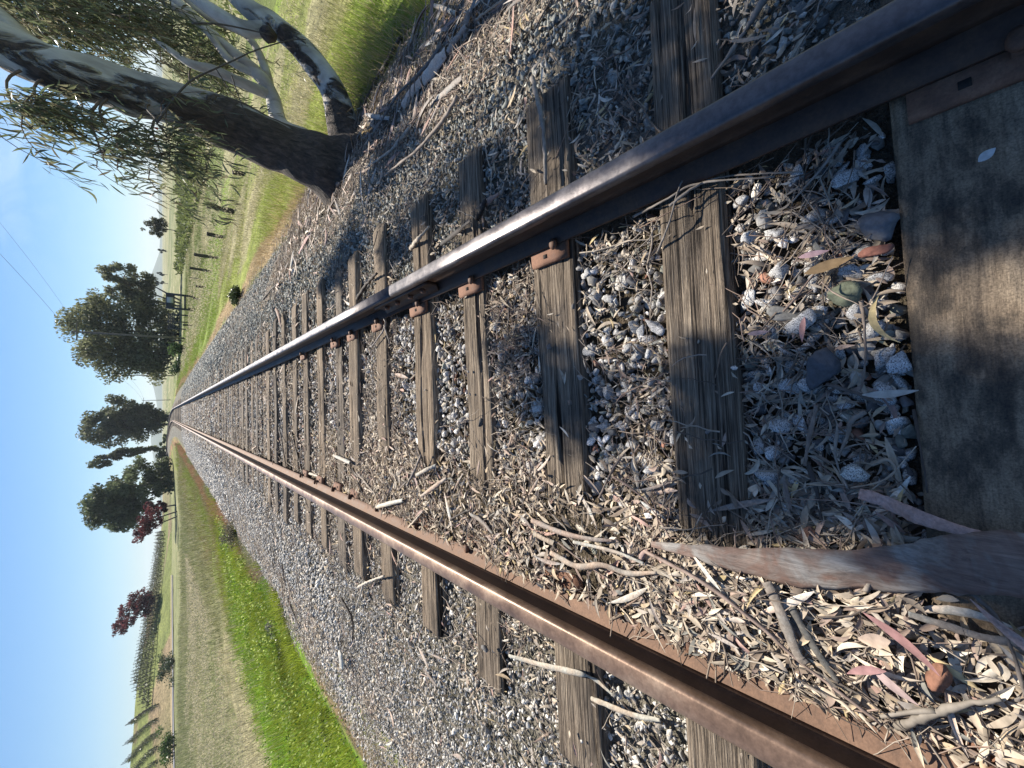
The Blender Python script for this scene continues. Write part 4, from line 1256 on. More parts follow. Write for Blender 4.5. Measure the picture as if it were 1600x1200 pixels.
# right side
n = 140000
y = 3.2 + 72 * r.random(n) ** 1.5; u = 2.9 + np.abs(r.normal(0, 1, n)) * (2.2 + y * .16); x = u + xc(y)
k = ((u > 3.3) | (r.random(n) < .45)) & ~((u < 3.7) & (y < 7) & (u < 3.2)); x, y, u = x[k], y[k], u[k]; n = len(x); d = np.hypot(x, y)
h = r.uniform(.05, .19, n) * np.where(u < 4.4, .7, 1.0) * np.where((y > 11) & (y < 32), .55, 1.0) * (1 + .008 * y) * (.6 + .8 * noise2(x, y, .7, 87)); w = .0035 + d * .0007
c = zone_color(x, y) * r.uniform(.7, 1.35, n)[:, None]; pale = r.random(n) < .15; c[pale] = np.array((.45, .40, .26)) * r.uniform(.8, 1.15, pale.sum())[:, None]
tag(mesh("field_grass", *(lambda q: (q[0], q[1], M_GRASS, None, q[2]))(blades(x, y, h, w, c, r, .45))), kind="stuff")
# pale seed heads standing over the grass on both sides
n = 52000
y = 3 + 50 * r.random(n) ** 1.3; sd_ = r.random(n) < .75; u = np.where(sd_, -8 - 16 * r.random(n) ** 1.4 - .12 * y, 4.5 + 9 * r.random(n)); x = u + xc(y)
ok = noise2(x, y, .45, 89) > .42; x, y = x[ok], y[ok]; n = len(x); d = np.hypot(x, y)
P = np.stack([x, y, G(x, y) + r.uniform(.18, .5, n)], -1)
tag(mesh("seed_heads", *(lambda q: (q[0], q[1], M_GRASS, None, q[2]))(leaf_cards(P, .03 + d * .0022, np.array((.52, .46, .32)) * r.uniform(.7, 1.1, n)[:, None], r, .35))), kind="stuff")
# dead grass fringe where the ballast meets the bank
n = 9000
y = -.5 + 12 * r.random(n); x = -3.35 - np.abs(r.normal(0, .4, n)); h = r.uniform(.04, .15, n)
c = np.where((r.random(n) < .7)[:, None], np.array((.38, .30, .2)), np.array((.2, .25, .05))) * r.uniform(.6, 1.2, n)[:, None]
tag(mesh("dead_grass_fringe", *(lambda q: (q[0], q[1], M_GRASS, None, q[2]))(blades(x, y, h, r.uniform(.002, .005, n), c, r, .8))), kind="stuff")
# near the tree foot: dry tussocks
n = 11000
y = r.uniform(1.5, 9, n); u = 3.35 + np.abs(r.normal(0, .9, n)); x = u; kk = noise2(x, y, 1.7, 90) > .42; x, y = x[kk], y[kk]; n = len(x)
h = r.uniform(.08, .38, n); w = r.uniform(.003, .006, n)
c = np.where((r.random(n) < .45)[:, None], np.array((.50, .38, .22)), np.array((.26, .30, .06))) * r.uniform(.6, 1.2, n)[:, None]
tag(mesh("dry_tussock_grass", *(lambda q: (q[0], q[1], M_GRASS, None, q[2]))(blades(x, y, h, w, c, r, .5))), kind="stuff")


# broad-leaved weeds in the right-hand field, in rows
n = 8000
row = r.integers(0, 4, n); yy = 12 + 80 * r.random(n) ** 1.3
u = np.array([15.5, 19.5, 24, 30])[row] + r.normal(0, .55, n); x = u + yy * .12; y = yy
hh = r.random(n) * (.5 + .9 * noise2(x, y, .5, 91)); P = np.stack([x, y, G(x, y) + hh], -1)
d = np.hypot(x, y); c = np.array((.15, .18, .065)) * r.uniform(.5, 1.4, n)[:, None]
tag(mesh("weed_rows", *(lambda q: (q[0], q[1], M_GRASS, None, q[2]))(leaf_cards(P, .08 + d * .006, c, r))), kind="stuff")


def bush(px, Y, wpx, hpx, col, label, n=1500, name="bush", cat="bush", flat=.6, size=.05, z=None, lean=0):
    base = at(px[0], px[1], 0, Y); base[2] = float(G(base[0], base[1])) if z is None else z
    k = FPX / (Y * math.cos(TH)); W_ = wpx / k; H_ = hpx * math.cos(TH) / k
    rr = np.random.default_rng(int(px[0] * 3 + px[1]))
    root = empty(name, base)
    tag(root, label, cat)
    m_ = MB()
    for q in range(9):
        e = np.array([rr.normal(0, W_ * .25), rr.normal(0, W_ * .25), H_ * rr.uniform(.5, .95)])
        V, F = tube(smooth_path([(0, 0, -.1), e * .5 + rr.normal(0, W_ * .05, 3), e], 6), np.linspace(.03, .006, 6) * H_, 5); m_.add(V, F, (.12, .095, .07))
    m_.build("stem", M_TWIG, root)
    cl = rr.normal(size=(14, 3)) * np.array([.3, .3, .22]) * np.array([W_, W_, H_]) + np.array([0, 0, H_ * .55]); cl[:, 0] += lean * (cl[:, 2])
    P = cl[rr.integers(0, 14, n)] + rr.normal(size=(n, 3)) * np.array([W_, W_, H_]) * .13
    P[:, 2] = np.clip(P[:, 2], .02, None)
    c = np.array(col) * rr.uniform(.55, 1.4, n)[:, None]
    V, F, C = leaf_cards(P, rr.uniform(.6, 1.4, n) * size, c, rr)
    mesh("leaves", V, F, M_LEAF, root, C)
    return root


bush((378, 462), 13.0, 26, 24, (.05, .07, .025), "small round dark green bush at the right edge of the ballast", 2600, size=.05)
bush((352, 838), 13.5, 34, 30, (.16, .15, .10), "grey dead looking shrub at the left edge of the ballast", 1500, "dry_shrub", "shrub", size=.04)
bush((405, 985), 9.5, 26, 22, (.24, .235, .2), "bleached grey weed clump inside the bright green grass", 1200, "dry_weed", "weed", size=.035)
bush((396, 1030), 9.0, 20, 14, (.05, .075, .03), "dark low weed clump inside the bright green grass", 800, "low_weed", "weed", size=.035)
bush((470, 1155), 6.0, 36, 22, (.04, .07, .02), "dark weed tuft in the green grass at the frame edge", 900, "weed_tuft", "weed", size=.035)
bush((272, 1165), 86, 30, 26, (.07, .12, .03), "round green bush beside the road at the frame edge", 1500, size=.3)
bush((264, 1036), 104, 34, 24, (.07, .095, .05), "dark grey green bush between the road and the vineyard hill", 1800, size=.32)
bush((285, 545), 62, 20, 26, (.08, .13, .04), "leafy green bush under the big dense tree beyond the fence", 1200, size=.25)
bush((286, 575), 70, 22, 16, (.06, .10, .035), "low green bush near second utility pole", 900, size=.25)
bush((252, 1200 - 486), 150, 14, 18, (.05, .075, .03), "small dense bush beside the tall slim tree", 900, size=.5)

# ------------------------------------------------------------------ hill, road, distant ridges
def road_Y(yv): return np.interp(yv, [740, 850, 1000, 1200, 1340], [165, 145, 120, 96, 82])


def strip(name, d0, d1, zoff, matl):
    n = 60; yv = np.linspace(900, 1330, n)
    def line(dd):
        P = np.array([at(262, a, 0, float(road_Y(a)) + dd) for a in yv]); P[:, 2] = G(P[:, 0], P[:, 1]) + zoff; return P
    A, B = line(d0), line(d1)
    V = np.vstack([A, B]); i = np.arange(n - 1); F = np.stack([i, i + 1, i + 1 + n, i + n], -1)
    return tag(mesh(name, V, F, matl), kind="structure")


strip("road", -7, -.2, .12, M_ROAD)
strip("road_verge", 0, 8, .2, M_VERGE)

# vineyard hill, beyond the road
hy = np.array([740, 800, 850, 900, 950, 1000, 1050, 1100, 1150, 1200, 1260, 1340])
hx = np.array([255, 254, 250, 243, 233, 226, 217, 211, 208, 203, 199, 195])          # ridge line
fx = np.array([257, 257, 256.5, 257.5, 259.5, 260.5, 261.5, 263, 266, 268.5, 271, 276])       # foot line


def hill_point(yv, s):
    """s: 0 foot .. 1 ridge, real slope from the far side of the road up to the crest"""
    Yf = float(road_Y(yv)) + 7.5; f = at(262, yv, 0, Yf); f[2] = float(G(f[0], f[1])) + .1
    Yr = Yf + 34.0
    rdg = at(np.interp(yv, hy, hx), yv, 0, Yr)
    p = f * (1 - s) + rdg * s
    p[2] += .06 * (rdg[2] - f[2]) * math.sin(math.pi * min(s, 1))
    return p


hv = np.linspace(740, 1340, 70)
sv = np.linspace(0, 1, 16)
rows = [[hill_point(a, s_v) for s_v in sv] for a in hv]
V = np.array(rows)
back = V[:, -1:] + np.array([-6, 40, 0]) + np.array([0, 0, -1.]) * (V[:, -1:, 2:3] + 2); V = np.concatenate([V, back], 1)
V[:, 0, 2] -= .3
ns = V.shape[1]
i, j = np.meshgrid(np.arange(len(hv) - 1), np.arange(ns - 1), indexing='ij')
F = np.stack([i * ns + j, (i + 1) * ns + j, (i + 1) * ns + j + 1, i * ns + j + 1], -1).reshape(-1, 4)
P2 = V.reshape(-1, 3)
hc = np.array((.21, .18, .10)) + (noise2(P2[:, 0], P2[:, 1], .08, 95)[:, None] - .5) * np.array((.12, .02, .06))
gm = noise2(P2[:, 0], P2[:, 1], .05, 96) > .55
hc[gm] = (.16, .19, .06)
tag(mesh("vineyard_hill", P2, F, M_HILL, None, hc, True), kind="structure")

# trellis rows: each row is a thing with posts, wires and vines
r = np.random.default_rng(97)
row_specs = [((830, q), (1105 - 10 * n_, q)) for n_, q in enumerate((.42, .55, .68, .82, .96))]          # along the hill
row_specs += [((1100 + 22 * q, .25), (1128 + 30 * q, 1.0)) for q in range(6)]                              # up the hill
vine_lab = ["lowest long trellis row of vines along the hill", "second lowest long trellis row of vines along the hill", "middle long trellis row of vines along the hill", "second highest long trellis row of vines along the hill", "highest long trellis row of vines, its posts standing out on the crest",
            "first vine row running straight uphill, next to the ends of the long rows", "second vine row running straight uphill from the ends of long rows", "third vine row running straight uphill, near the frame edge", "fourth vine row running straight uphill, cut by the frame edge", "vine row uphill just past the frame edge", "last vine row uphill past the frame edge"]
for q, ((ya, sa), (yb, sb)) in enumerate(row_specs):
    root = empty("vine_row", hill_point(ya, sa)); org_ = np.array(root.location)
    tag(root, vine_lab[q], "vine row", "vine rows on the hill")
    k = 46 if q < 5 else 14
    ts = np.linspace(0, 1, k)
    pts = np.array([hill_point(ya + (yb - ya) * t, sa + (sb - sa) * t) for t in ts]) - org_
    w_ = MB()
    for hgt in (.9, 1.5):
        V, F = tube(pts + np.array([0, 0, hgt]), .012, 4); w_.add(V, F, (.1, .1, .1))
        mesh("trellis_wire", V, F, M_WIRE, root)
    for p in pts:
        V, F = tube(np.array([p - (0, 0, .2), p + (0, 0, 1.75 + r.uniform(-.15, .2))]), [.075, .06], 5)
        mesh("trellis_post", V, F, M_POST, root)
    n = 2200 if q < 5 else 900
    t = r.random(n)
    P = np.stack([np.interp(t, ts, pts[:, a_]) for a_ in range(3)], -1); P += r.normal(0, .18, (n, 3)); P[:, 2] += (.45 + np.abs(r.normal(0, .32, n))) * (1.0 if q < 5 else .6)
    c = np.array((.13, .145, .075)) * r.uniform(.5, 1.6, n)[:, None]
    V, F, C = leaf_cards(P, r.uniform(.2, .45, n), c, r)
    mesh("vines", V, F, M_LEAF, root, C)

# far blue hills
ridge_px = [(251, -400), (246, -150), (243, 0), (244, 150), (246, 300), (250, 360), (249, 395), (236, 430), (229, 470), (234, 520), (243, 560), (239, 600), (247, 640), (240, 660), (235, 685), (241, 720), (249, 760), (252, 830), (250, 900), (251, 1400)]
RY = 3300.0
yy = np.linspace(-400, 1400, 260)
xr = np.interp(yy, [p[1] for p in ridge_px], [p[0] for p in ridge_px]) + (noise2(yy, yy * 0, .05, 98) - .5) * 2.2
top = np.array([at(a, b_, 0, RY) for a, b_ in zip(xr, yy)]); top[:, 2] = np.maximum(top[:, 2], 2)
front = top.copy(); front[:, 1] -= 500; front[:, 0] *= (RY - 500) / RY; front[:, 2] = -2
mid = (top + front) / 2; mid[:, 2] = top[:, 2] * .62 + (noise2(yy, yy * 0 + 5, .1, 99) - .5) * 8
bk = top.copy(); bk[:, 1] += 500; bk[:, 2] = -2
V = np.stack([front, mid, top, bk], 1); ns = 4
i, j = np.meshgrid(np.arange(len(yy) - 1), np.arange(3), indexing='ij')
F = np.stack([i * ns + j, (i + 1) * ns + j, (i + 1) * ns + j + 1, i * ns + j + 1], -1).reshape(-1, 4)
tag(mesh("distant_hills", V.reshape(-1, 3), F, M_HILL, None, np.tile((.1, .13, .07), (len(V) * 4, 1)), True), kind="structure")

# ------------------------------------------------------------------ the near gum tree
TY = 4.45
tree = empty("gum_tree", at(520, 262, -.4, None))
org = np.array(tree.location)
tag(tree, "large gum tree with dark shaggy trunk, pale peeling bark and drooping leaves beside the track", "tree")


def limb_from(pts, rad, name, darkness, n=40, sides=20, rough=.12, seed=0):
    P = smooth_path(np.array(pts), n); R_ = np.interp(np.linspace(0, 1, n), np.linspace(0, 1, len(rad)), rad)
    V, F = tube(P - org, R_, sides, rough, seed, 5.0)
    dk = np.interp(np.linspace(0, 1, n), np.linspace(0, 1, len(darkness)), darkness)
    d = np.concatenate([np.repeat(dk, sides), [dk[0], dk[-1]]])
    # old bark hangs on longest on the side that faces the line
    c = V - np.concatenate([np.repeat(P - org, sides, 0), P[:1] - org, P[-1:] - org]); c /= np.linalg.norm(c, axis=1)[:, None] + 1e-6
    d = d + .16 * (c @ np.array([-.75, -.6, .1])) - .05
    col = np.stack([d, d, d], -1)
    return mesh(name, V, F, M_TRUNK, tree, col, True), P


A_pts = [at(545, 275, 0, 4.35), at(505, 262, 0, 4.38), at(440, 232, 0, 4.42), at(350, 192, 0, 4.47), at(250, 158, 0, 4.5), at(150, 128, 0, 4.55), at(70, 100, 0, 4.6), at(10, 75, 0, 4.65)]
e = A_pts[-1]
A_pts += [e + np.array([.15, .08, .55]), e + np.array([.1, .2, 1.3]), e + np.array([-.1, .3, 2.2])]
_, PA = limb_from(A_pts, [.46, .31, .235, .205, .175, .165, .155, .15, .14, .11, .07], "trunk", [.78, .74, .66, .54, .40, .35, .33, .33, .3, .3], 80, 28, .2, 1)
fork = A_pts[6]
_, PF = limb_from([fork, at(-20, 15, 0, 4.7), fork + np.array([1.2, .3, 1.3]), fork + np.array([1.9, .4, 2.2])], [.10, .085, .07, .04], "limb", [.3, .25], 24, 14, .1, 2)
B_pts = [at(552, 268, 0, 4.36), at(541, 210, 0, 4.32), at(522, 145, 0, 4.3), at(482, 88, 0, 4.3), at(432, 42, 0, 4.35), at(380, 5, 0, 4.4)]
B_pts += [B_pts[-1] + np.array([.5, .1, .6]), B_pts[-1] + np.array([.9, .2, 1.5])]
_, PB = limb_from(B_pts, [.30, .18, .135, .12, .105, .09, .07, .04], "leaning_stem", [.6, .52, .34, .42, .3, .2, .2], 60, 20, .12, 3)
_, PB2 = limb_from([B_pts[4], at(385, 45, 0, 4.42), at(330, 15, 0, 4.5), at(270, -30, 0, 4.6)], [.085, .07, .06, .045], "limb", [.5, .2, .1], 24, 14, .08, 4)
C_pts = [at(478, 215, 0, 4.9), at(440, 196, 0, 4.95), at(425, 150, 0, 5.0), at(405, 118, 0, 5.0), at(350, 70, 0, 5.1), at(290, 15, 0, 5.2), at(230, -40, 0, 5.3)]
_, PC = limb_from(C_pts, [.10, .085, .075, .07, .055, .05, .035], "limb", [.2, .1, .05], 40, 14, .08, 5)
limb_from([C_pts[2], at(375, 128, 0, 4.95), at(335, 110, 0, 4.95), at(295, 98, 0, 5.0), at(240, 60, 0, 5.1)], [.06, .055, .05, .04, .02], "limb", [.2, .1], 24, 12, .08, 6)
limb_from([C_pts[2], at(412, 100, 0, 5.05), at(385, 55, 0, 5.1), at(330, 30, 0, 5.2), at(280, -10, 0, 5.2)], [.05, .045, .04, .035, .03], "limb", [.2, .1], 24, 12, .08, 7)
limb_from([C_pts[3], at(360, 95, 0, 5.05), at(320, 45, 0, 5.1), at(268, 8, 0, 5.2)], [.045, .04, .035, .03], "limb", [.1, .1], 24, 12, .08, 8)
# dead branch stub knot on the leaning stem
kn = at(421, 50, 0, 4.24); V, F = tube(np.array([kn + (.0, .05, 0), kn + (-.02, -.02, .01), kn + (-.04, -.06, .02)]), [.075, .07, .03], 12, .3, 9, 20)
mesh("bark_knot", V - org, F, M_TRUNK, tree, np.tile((.8, .8, .8), (len(V), 1)), True)
# thin dead branches in front
for n_, pts, rr_ in (("branch", [(245, 192), (275, 150), (300, 125), (337, 107), (370, 92), (400, 78), (455, 62), (478, 62)], .009), ("branch", [(337, 107), (355, 135), (373, 160)], .006), ("branch", [(300, 36), (345, 38), (395, 48), (425, 55)], .009), ("branch", [(455, 52), (470, 62), (478, 68)], .011), ("branch", [(362, 118), (372, 148), (385, 180), (402, 200)], .006)):
    P = smooth_path([at(a, b_, 0, 4.1) for a, b_ in pts], 16); V, F = tube(P - org, np.linspace(rr_, rr_ * .5, 16), 7)
    mesh(n_, V, F, M_TWIG, tree, np.tile((.09, .08, .075), (len(V), 1)), True)
V, F, C = leaves(np.zeros((1, 3)), np.array([.06]), np.array([.035]), np.array([1.2]), np.array([.5]), np.array([1.2]), np.array([.2]), np.array([.0]), np.array([.1]), np.array([(.7, .05, .03)]), 6)
red = mesh("red_leaf", V + at(243, 201, 0, 4.25) - org, F, M_LITTER, tree, C)

GREENS = np.array([(.10, .125, .068), (.13, .15, .08), (.085, .105, .06), (.17, .185, .10), (.14, .125, .08), (.22, .215, .135)])


def spray(orgs, lens, r, leaves_per=26, Ls=(.08, .15), Ws=(.012, .020), lean=np.array([-.12, -.1, 0])):
    """drooping leaf sprays: a fine hanging twig with narrow leaves along it"""
    tw = MB(); LV = []
    allP, allD = [], []
    for o_, l_ in zip(orgs, lens):
        d = np.array([r.normal(0, .45), r.normal(0, .45), 0]) + lean
        t = np.linspace(0, 1, 6)
        P = o_ + np.stack([d[0] * l_ * t, d[1] * l_ * t, l_ * (.18 * np.sin(t * 3) - t ** 1.4 * .85)], -1)
        V, F = tube(P, np.linspace(.004, .0015, 6), 4); tw.add(V, F, (.11, .07, .05))
        k = int(leaves_per * (.6 + .8 * r.random()))
        u = r.random(k) ** .8
        allP.append(np.stack([np.interp(u, t, P[:, a_]) for a_ in range(3)], -1) + r.normal(0, .035, (k, 3)))
    P = np.concatenate(allP); n = len(P)
    L_ = r.uniform(*Ls, n); W_ = r.uniform(*Ws, n)
    pitch = r.normal(1.05, .4, n)
    yaw = r.uniform(0, 6.28, n)
    c = GREENS[r.integers(0, len(GREENS), n)] * r.uniform(.8, 1.5, n)[:, None]
    ctr = P + np.stack([np.cos(yaw) * np.cos(pitch), np.sin(yaw) * np.cos(pitch), -np.sin(pitch)], -1) * (L_ * .5)[:, None]
    return tw, leaves(ctr, L_, W_, yaw, pitch, r.uniform(-1.5, 1.5, n), r.normal(0, .3, n), r.normal(0, .4, n), r.normal(0, .2, n), c, 5)


r = np.random.default_rng(111)
clusters = [  # photo region, distance, number of sprays
    (-10, 130, -30, 50, 4.9, 6.2, 46), (40, 250, -30, 70, 5.0, 6.6, 80), (140, 290, -20, 110, 5.2, 6.5, 60), (-15, 90, 155, 200, 4.3, 4.8, 17), (40, 130, 160, 195, 4.3, 4.9, 12),
    (150, 200, 220, 255, 4.2, 4.5, 12), (175, 205, 200, 228, 4.2, 4.6, 5), (225, 290, 225, 275, 4.1, 4.4, 14), (245, 270, 170, 215, 4.1, 4.3, 5), (320, 420, 90, 190, 5.2, 6.0, 22), (-60, 60, -60, 0, 4.6, 6.0, 40), (290, 340, 40, 130, 5.2, 6.0, 24)]
for (x0, x1, y0, y1, d0, d1, k) in clusters:
    og = np.array([at(r.uniform(x0, x1), r.uniform(y0, y1), 0, r.uniform(d0, d1)) for _ in range(k)])
    tw, lv = spray(og, r.uniform(.25, .6, k), r)
    # the bough that carries the cluster
    c0 = og.mean(0); a0 = PA[np.argmin(np.linalg.norm(PA - c0, axis=1))]
    V, F = tube(smooth_path([a0, (a0 + c0) / 2 + (0, 0, .12), c0 + (0, 0, .05)], 10), np.linspace(.014, .005, 10), 6); tw.add(V, F, (.15, .12, .1))
    for o_ in og[:: 4]:
        V, F = tube(smooth_path([c0 + (0, 0, .05), (c0 + o_) / 2 + (0, 0, .06), o_], 6), np.linspace(.005, .003, 6), 4); tw.add(V, F, (.12, .09, .07))
    tw.V = [v - org for v in tw.V]
    tw.build("bough", M_TWIG, tree)
    mesh("foliage", lv[0] - org, lv[1], M_LEAF, tree, lv[2], True)

# the crown over the line (above the picture) that shades the near ground
SHADE = [  # photo position of the shaded patch, radius in metres
    (1570, 40, .15), (1500, 130, .13), (1580, 190, .12), (1420, 60, .14), (1340, 130, .13), (1240, 60, .14), (1390, 200, .09), (1260, 190, .10), (1330, 270, .06), (1180, 130, .10),
    (1590, 290, .08), (940, 60, .13), (900, 130, .10), (960, 170, .09), (850, 190, .11), (870, 100, .08),
    (865, 590, .07), (880, 650, .07), (800, 540, .075), (810, 620, .07), (1080, 590, .07), (1090, 650, .08), (1110, 720, .08), (1100, 790, .07), (1210, 610, .08), (1270, 650, .08), (1350, 690, .08), (1220, 720, .07), (1310, 600, .06),
    (1480, 660, .08), (1540, 740, .09), (1590, 830, .09), (1500, 830, .07), (1590, 660, .07), (1590, 920, .07), (1450, 740, .06),
    (730, 280, .12), (690, 310, .10), (650, 330, .08), (770, 300, .09), (520, 410, .17), (610, 375, .10), (540, 385, .13), (500, 430, .12)]
sh_o, sh_l = [], []
T0 = 6.3
hub = PA[-12]
cen = []
for (a, b_, rad) in SHADE:
    q = at(a, b_, 0.0) + SUN * (T0 + r.uniform(-.5, .5)) + np.array([0, 0, .15])
    cen.append(q)
    k = max(5, int(900 * rad * rad + 4))
    for _ in range(k):
        v = r.normal(size=3) * rad * .5
        sh_o.append(q + v); sh_l.append(r.uniform(.12, .22))
tw, lv = spray(sh_o, sh_l, r, 24, (.08, .14), (.016, .026), np.array([0, 0, 0]))
cen = np.array(cen)
hubs = [hub, PF[-4], PA[-3], PB[-2], PF[-8]]
for q in cen:
    h0 = min(hubs, key=lambda v: np.linalg.norm(v - q))
    V, F = tube(smooth_path([h0, (h0 + q) / 2 + (0, 0, .3), q], 10), np.linspace(.018, .004, 10), 5); tw.add(V, F, (.2, .17, .14))
tw.V = [v - org for v in tw.V]
tw.build("bough", M_TWIG, tree)
mesh("foliage", lv[0] - org, lv[1], M_LEAF, tree, lv[2], True)

# ------------------------------------------------------------------ trees farther off


def far_tree(ybase, xbase, xtop, wpx, Y, blobs, col, label, n=7000, seed=0, leaf=1.0, lean=0.0, trunks=((0, 0),), tr=.022, name="tree", zb=None, holes=.0, cat="tree", sub=46):
    """blobs: (cx, cz, rx, rz) in fractions of width and height"""
    rr = np.random.default_rng(seed)
    base = at(xbase, ybase, 0, Y)
    zg = float(G(base[0], base[1])) if zb is None else zb
    topp = at(xtop, ybase, 0, Y)
    H_ = topp[2] - zg
    k = FPX / (Y * math.cos(TH)); W_ = wpx / k
    root = empty(name, (base[0], base[1], zg)); tag(root, label, cat)
    tops = []
    bl = np.array(blobs, float); wts = bl[:, 2] * bl[:, 3]; wts /= wts.sum()
    kk = rr.choice(len(bl), sub, p=wts)
    dirs = rr.normal(size=(sub, 3)); dirs /= np.linalg.norm(dirs, axis=1)[:, None]
    rad = rr.uniform(.45, 1.0, sub) ** .6
    cx = (bl[kk, 0] + dirs[:, 0] * rad * bl[kk, 2]) * W_; cz = (bl[kk, 1] + dirs[:, 2] * rad * bl[kk, 3]) * H_; cy = dirs[:, 1] * rad * bl[kk, 2] * W_ * .9
    cl = np.stack([cx, cy, cz], -1)
    m_ = MB()
    for tx, ang in trunks:
        p0 = np.array([tx * W_, 0, -.3]); p1 = np.array([(tx + ang) * W_, 0, H_ * .45]); p2 = np.array([(tx + ang * 1.6) * W_ + lean * W_, 0, H_ * .82])
        P = smooth_path([p0, p1, p2], 14); V, F = tube(P, np.linspace(1, .25, 14) * tr * H_, 8, .15, seed, 1.0); m_.add(V, F, (.13, .11, .095))
        for q in cl[:: max(1, len(cl) // 14)]:
            s_i = int(np.clip(q[2] / H_ * .75 * 16, 3, 13)); a0 = P[s_i]
            V, F = tube(smooth_path([a0, (a0 + q) / 2 - (0, 0, .02 * H_), q], 7), np.linspace(.32, .08, 7) * tr * H_, 5); m_.add(V, F, (.12, .10, .085))
    m_.build("trunk", M_TWIG, root, True)
    csz = rr.uniform(.55, 1.25, sub)
    pi = rr.choice(sub, n, p=csz ** 2 / (csz ** 2).sum())
    sp_r = .09 * (bl[:, 2].mean() / .25) ** .5; sub_n = sub
    v = rr.normal(size=(n, 3)); v /= np.linalg.norm(v, axis=1)[:, None]; v *= (rr.random(n) ** .45)[:, None]
    P = cl[pi] + v * csz[pi][:, None] * np.array([W_ * sp_r * 1.25, W_ * sp_r * 1.25, H_ * sp_r * .85])
    tint = rr.uniform(.7, 1.3, sub)[pi]
    c = np.array(col) * tint[:, None] * rr.uniform(.65, 1.35, n)[:, None]
    V, F, C = leaf_cards(P, rr.uniform(.6, 1.4, n) * leaf * Y * .0052, c, rr, .55)
    mesh("crown", V, F, M_FARLEAF, root, C)
    return root


GUM = (.175, .185, .10)
far_tree(528, 275, 92, 128, 108, [(0, .82, .36, .15), (.0, .64, .46, .2), (.08, .42, .44, .22), (0, .25, .46, .22), (.3, .5, .2, .24), (-.36, .55, .15, .26), (.1, .12, .42, .12), (-.36, .3, .13, .16)], GUM,
         "biggest dense dark gum tree behind the utility pole", 26000, 201, .95, 0, ((.05, .0), (-.12, -.05)), .018, sub=170)
far_tree(452, 262, 150, 56, 104, [(.25, .8, .3, .14), (-.15, .74, .3, .17), (.1, .55, .42, .2), (.36, .44, .2, .16), (-.3, .42, .16, .14)], (.18, .19, .115),
         "open loose crowned gum tree with bare forked trunks beside the biggest dense tree", 6500, 202, .8, .05, ((-.38, .25), (-.30, .45), (-.45, .08)), .014, sub=60)
far_tree(655, 259, 122, 66, 165, [(-.1, .82, .36, .14), (.1, .62, .42, .18), (-.18, .60, .4, .2), (.22, .42, .3, .18), (-.02, .34, .4, .18), (.1, .16, .26, .1)], (.135, .145, .085),
         "dark rounded gum tree standing at the end of the track bend", 16000, 203, .85, 0, ((0, .02), (-.12, -.03)), .02, sub=120)
far_tree(705, 254, 138, 30, 175, [(-.28, .86, .34, .11), (-.02, .72, .24, .1), (.12, .54, .24, .14), (.12, .36, .2, .12), (.1, .18, .15, .08)], (.135, .15, .085),
         "tall slim gum tree with a bent narrow crown", 4600, 204, .7, -.1, ((.12, -.02),), .018, sub=46)
far_tree(768, 250, 130, 92, 125, [(-.14, .84, .24, .13), (.12, .72, .3, .16), (-.1, .62, .4, .18), (.12, .42, .40, .2), (-.26, .44, .22, .16), (.2, .16, .3, .13)], (.12, .145, .075),
         "broad dark green tree left of the slim tree, with dense low branches", 20000, 205, .9, 0, ((0, 0), (.1, .04)), .02, sub=130)
RED = (.115, .035, .038)
far_tree(816, 249, 200, 50, 104, [(-.05, .7, .4, .22), (.15, .5, .35, .22), (-.3, .82, .16, .14)], RED, "dark purple leaved small tree leaning by the broad green tree", 1800, 206, .8, -.3, ((.1, -.2), (.25, -.15)), .02, name="purple_tree", sub=54)
far_tree(793, 249, 220, 26, 112, [(0, .55, .4, .35), (.1, .75, .3, .2)], RED, "low purple leaved shrub partly in front of the broad green tree", 1300, 207, .8, 0, ((0, 0),), .03, name="purple_shrub", cat="shrub", sub=20)
fz = hill_point(942, .55)
far_tree(948, 232, 172, 62, float(fz[1]), [(-.05, .62, .32, .26), (.2, .42, .26, .24), (-.28, .8, .2, .16), (.05, .3, .25, .2)], RED, "purple leaved tree standing alone on the vineyard hill", 4200, 208, .7, -.18, ((.22, -.12), (.18, .1)), .02, name="purple_tree", zb=float(fz[2]) - .3, sub=64)
far_tree(359, 267, 216, 32, 120, [(0, .7, .42, .26), (.1, .45, .3, .2), (-.2, .5, .3, .2)], (.1, .105, .07), "small lone airy tree in the right hand field", 2600, 209, .6, 0, ((.0, .0),), .016, sub=44)
far_tree(442, 252, 238, 9, 300, [(0, .6, .4, .35)], (.07, .085, .05), "tiny round tree on the right horizon, below the open loose tree", 400, 210, .6, 0, ((0, 0),), .03, sub=10)
far_tree(392, 252, 246, 7, 320, [(0, .55, .4, .35)], (.07, .085, .05), "tiny bush like tree on the right horizon near the lone airy tree", 300, 211, .6, 0, ((0, 0),), .03, sub=8)
far_tree(428, 252, 243, 6, 330, [(0, .55, .4, .35)], (.06, .075, .045), "very small dark tree on the right horizon between two others", 250, 212, .6, 0, ((0, 0),), .03, sub=8)
far_tree(690, 257, 248, 22, 230, [(-.2, .55, .4, .35), (.25, .5, .3, .3)], (.06, .09, .03), "low green thicket at the left of the track bend", 700, 213, .7, 0, ((0, 0),), .03, name="thicket", cat="bush", sub=14)

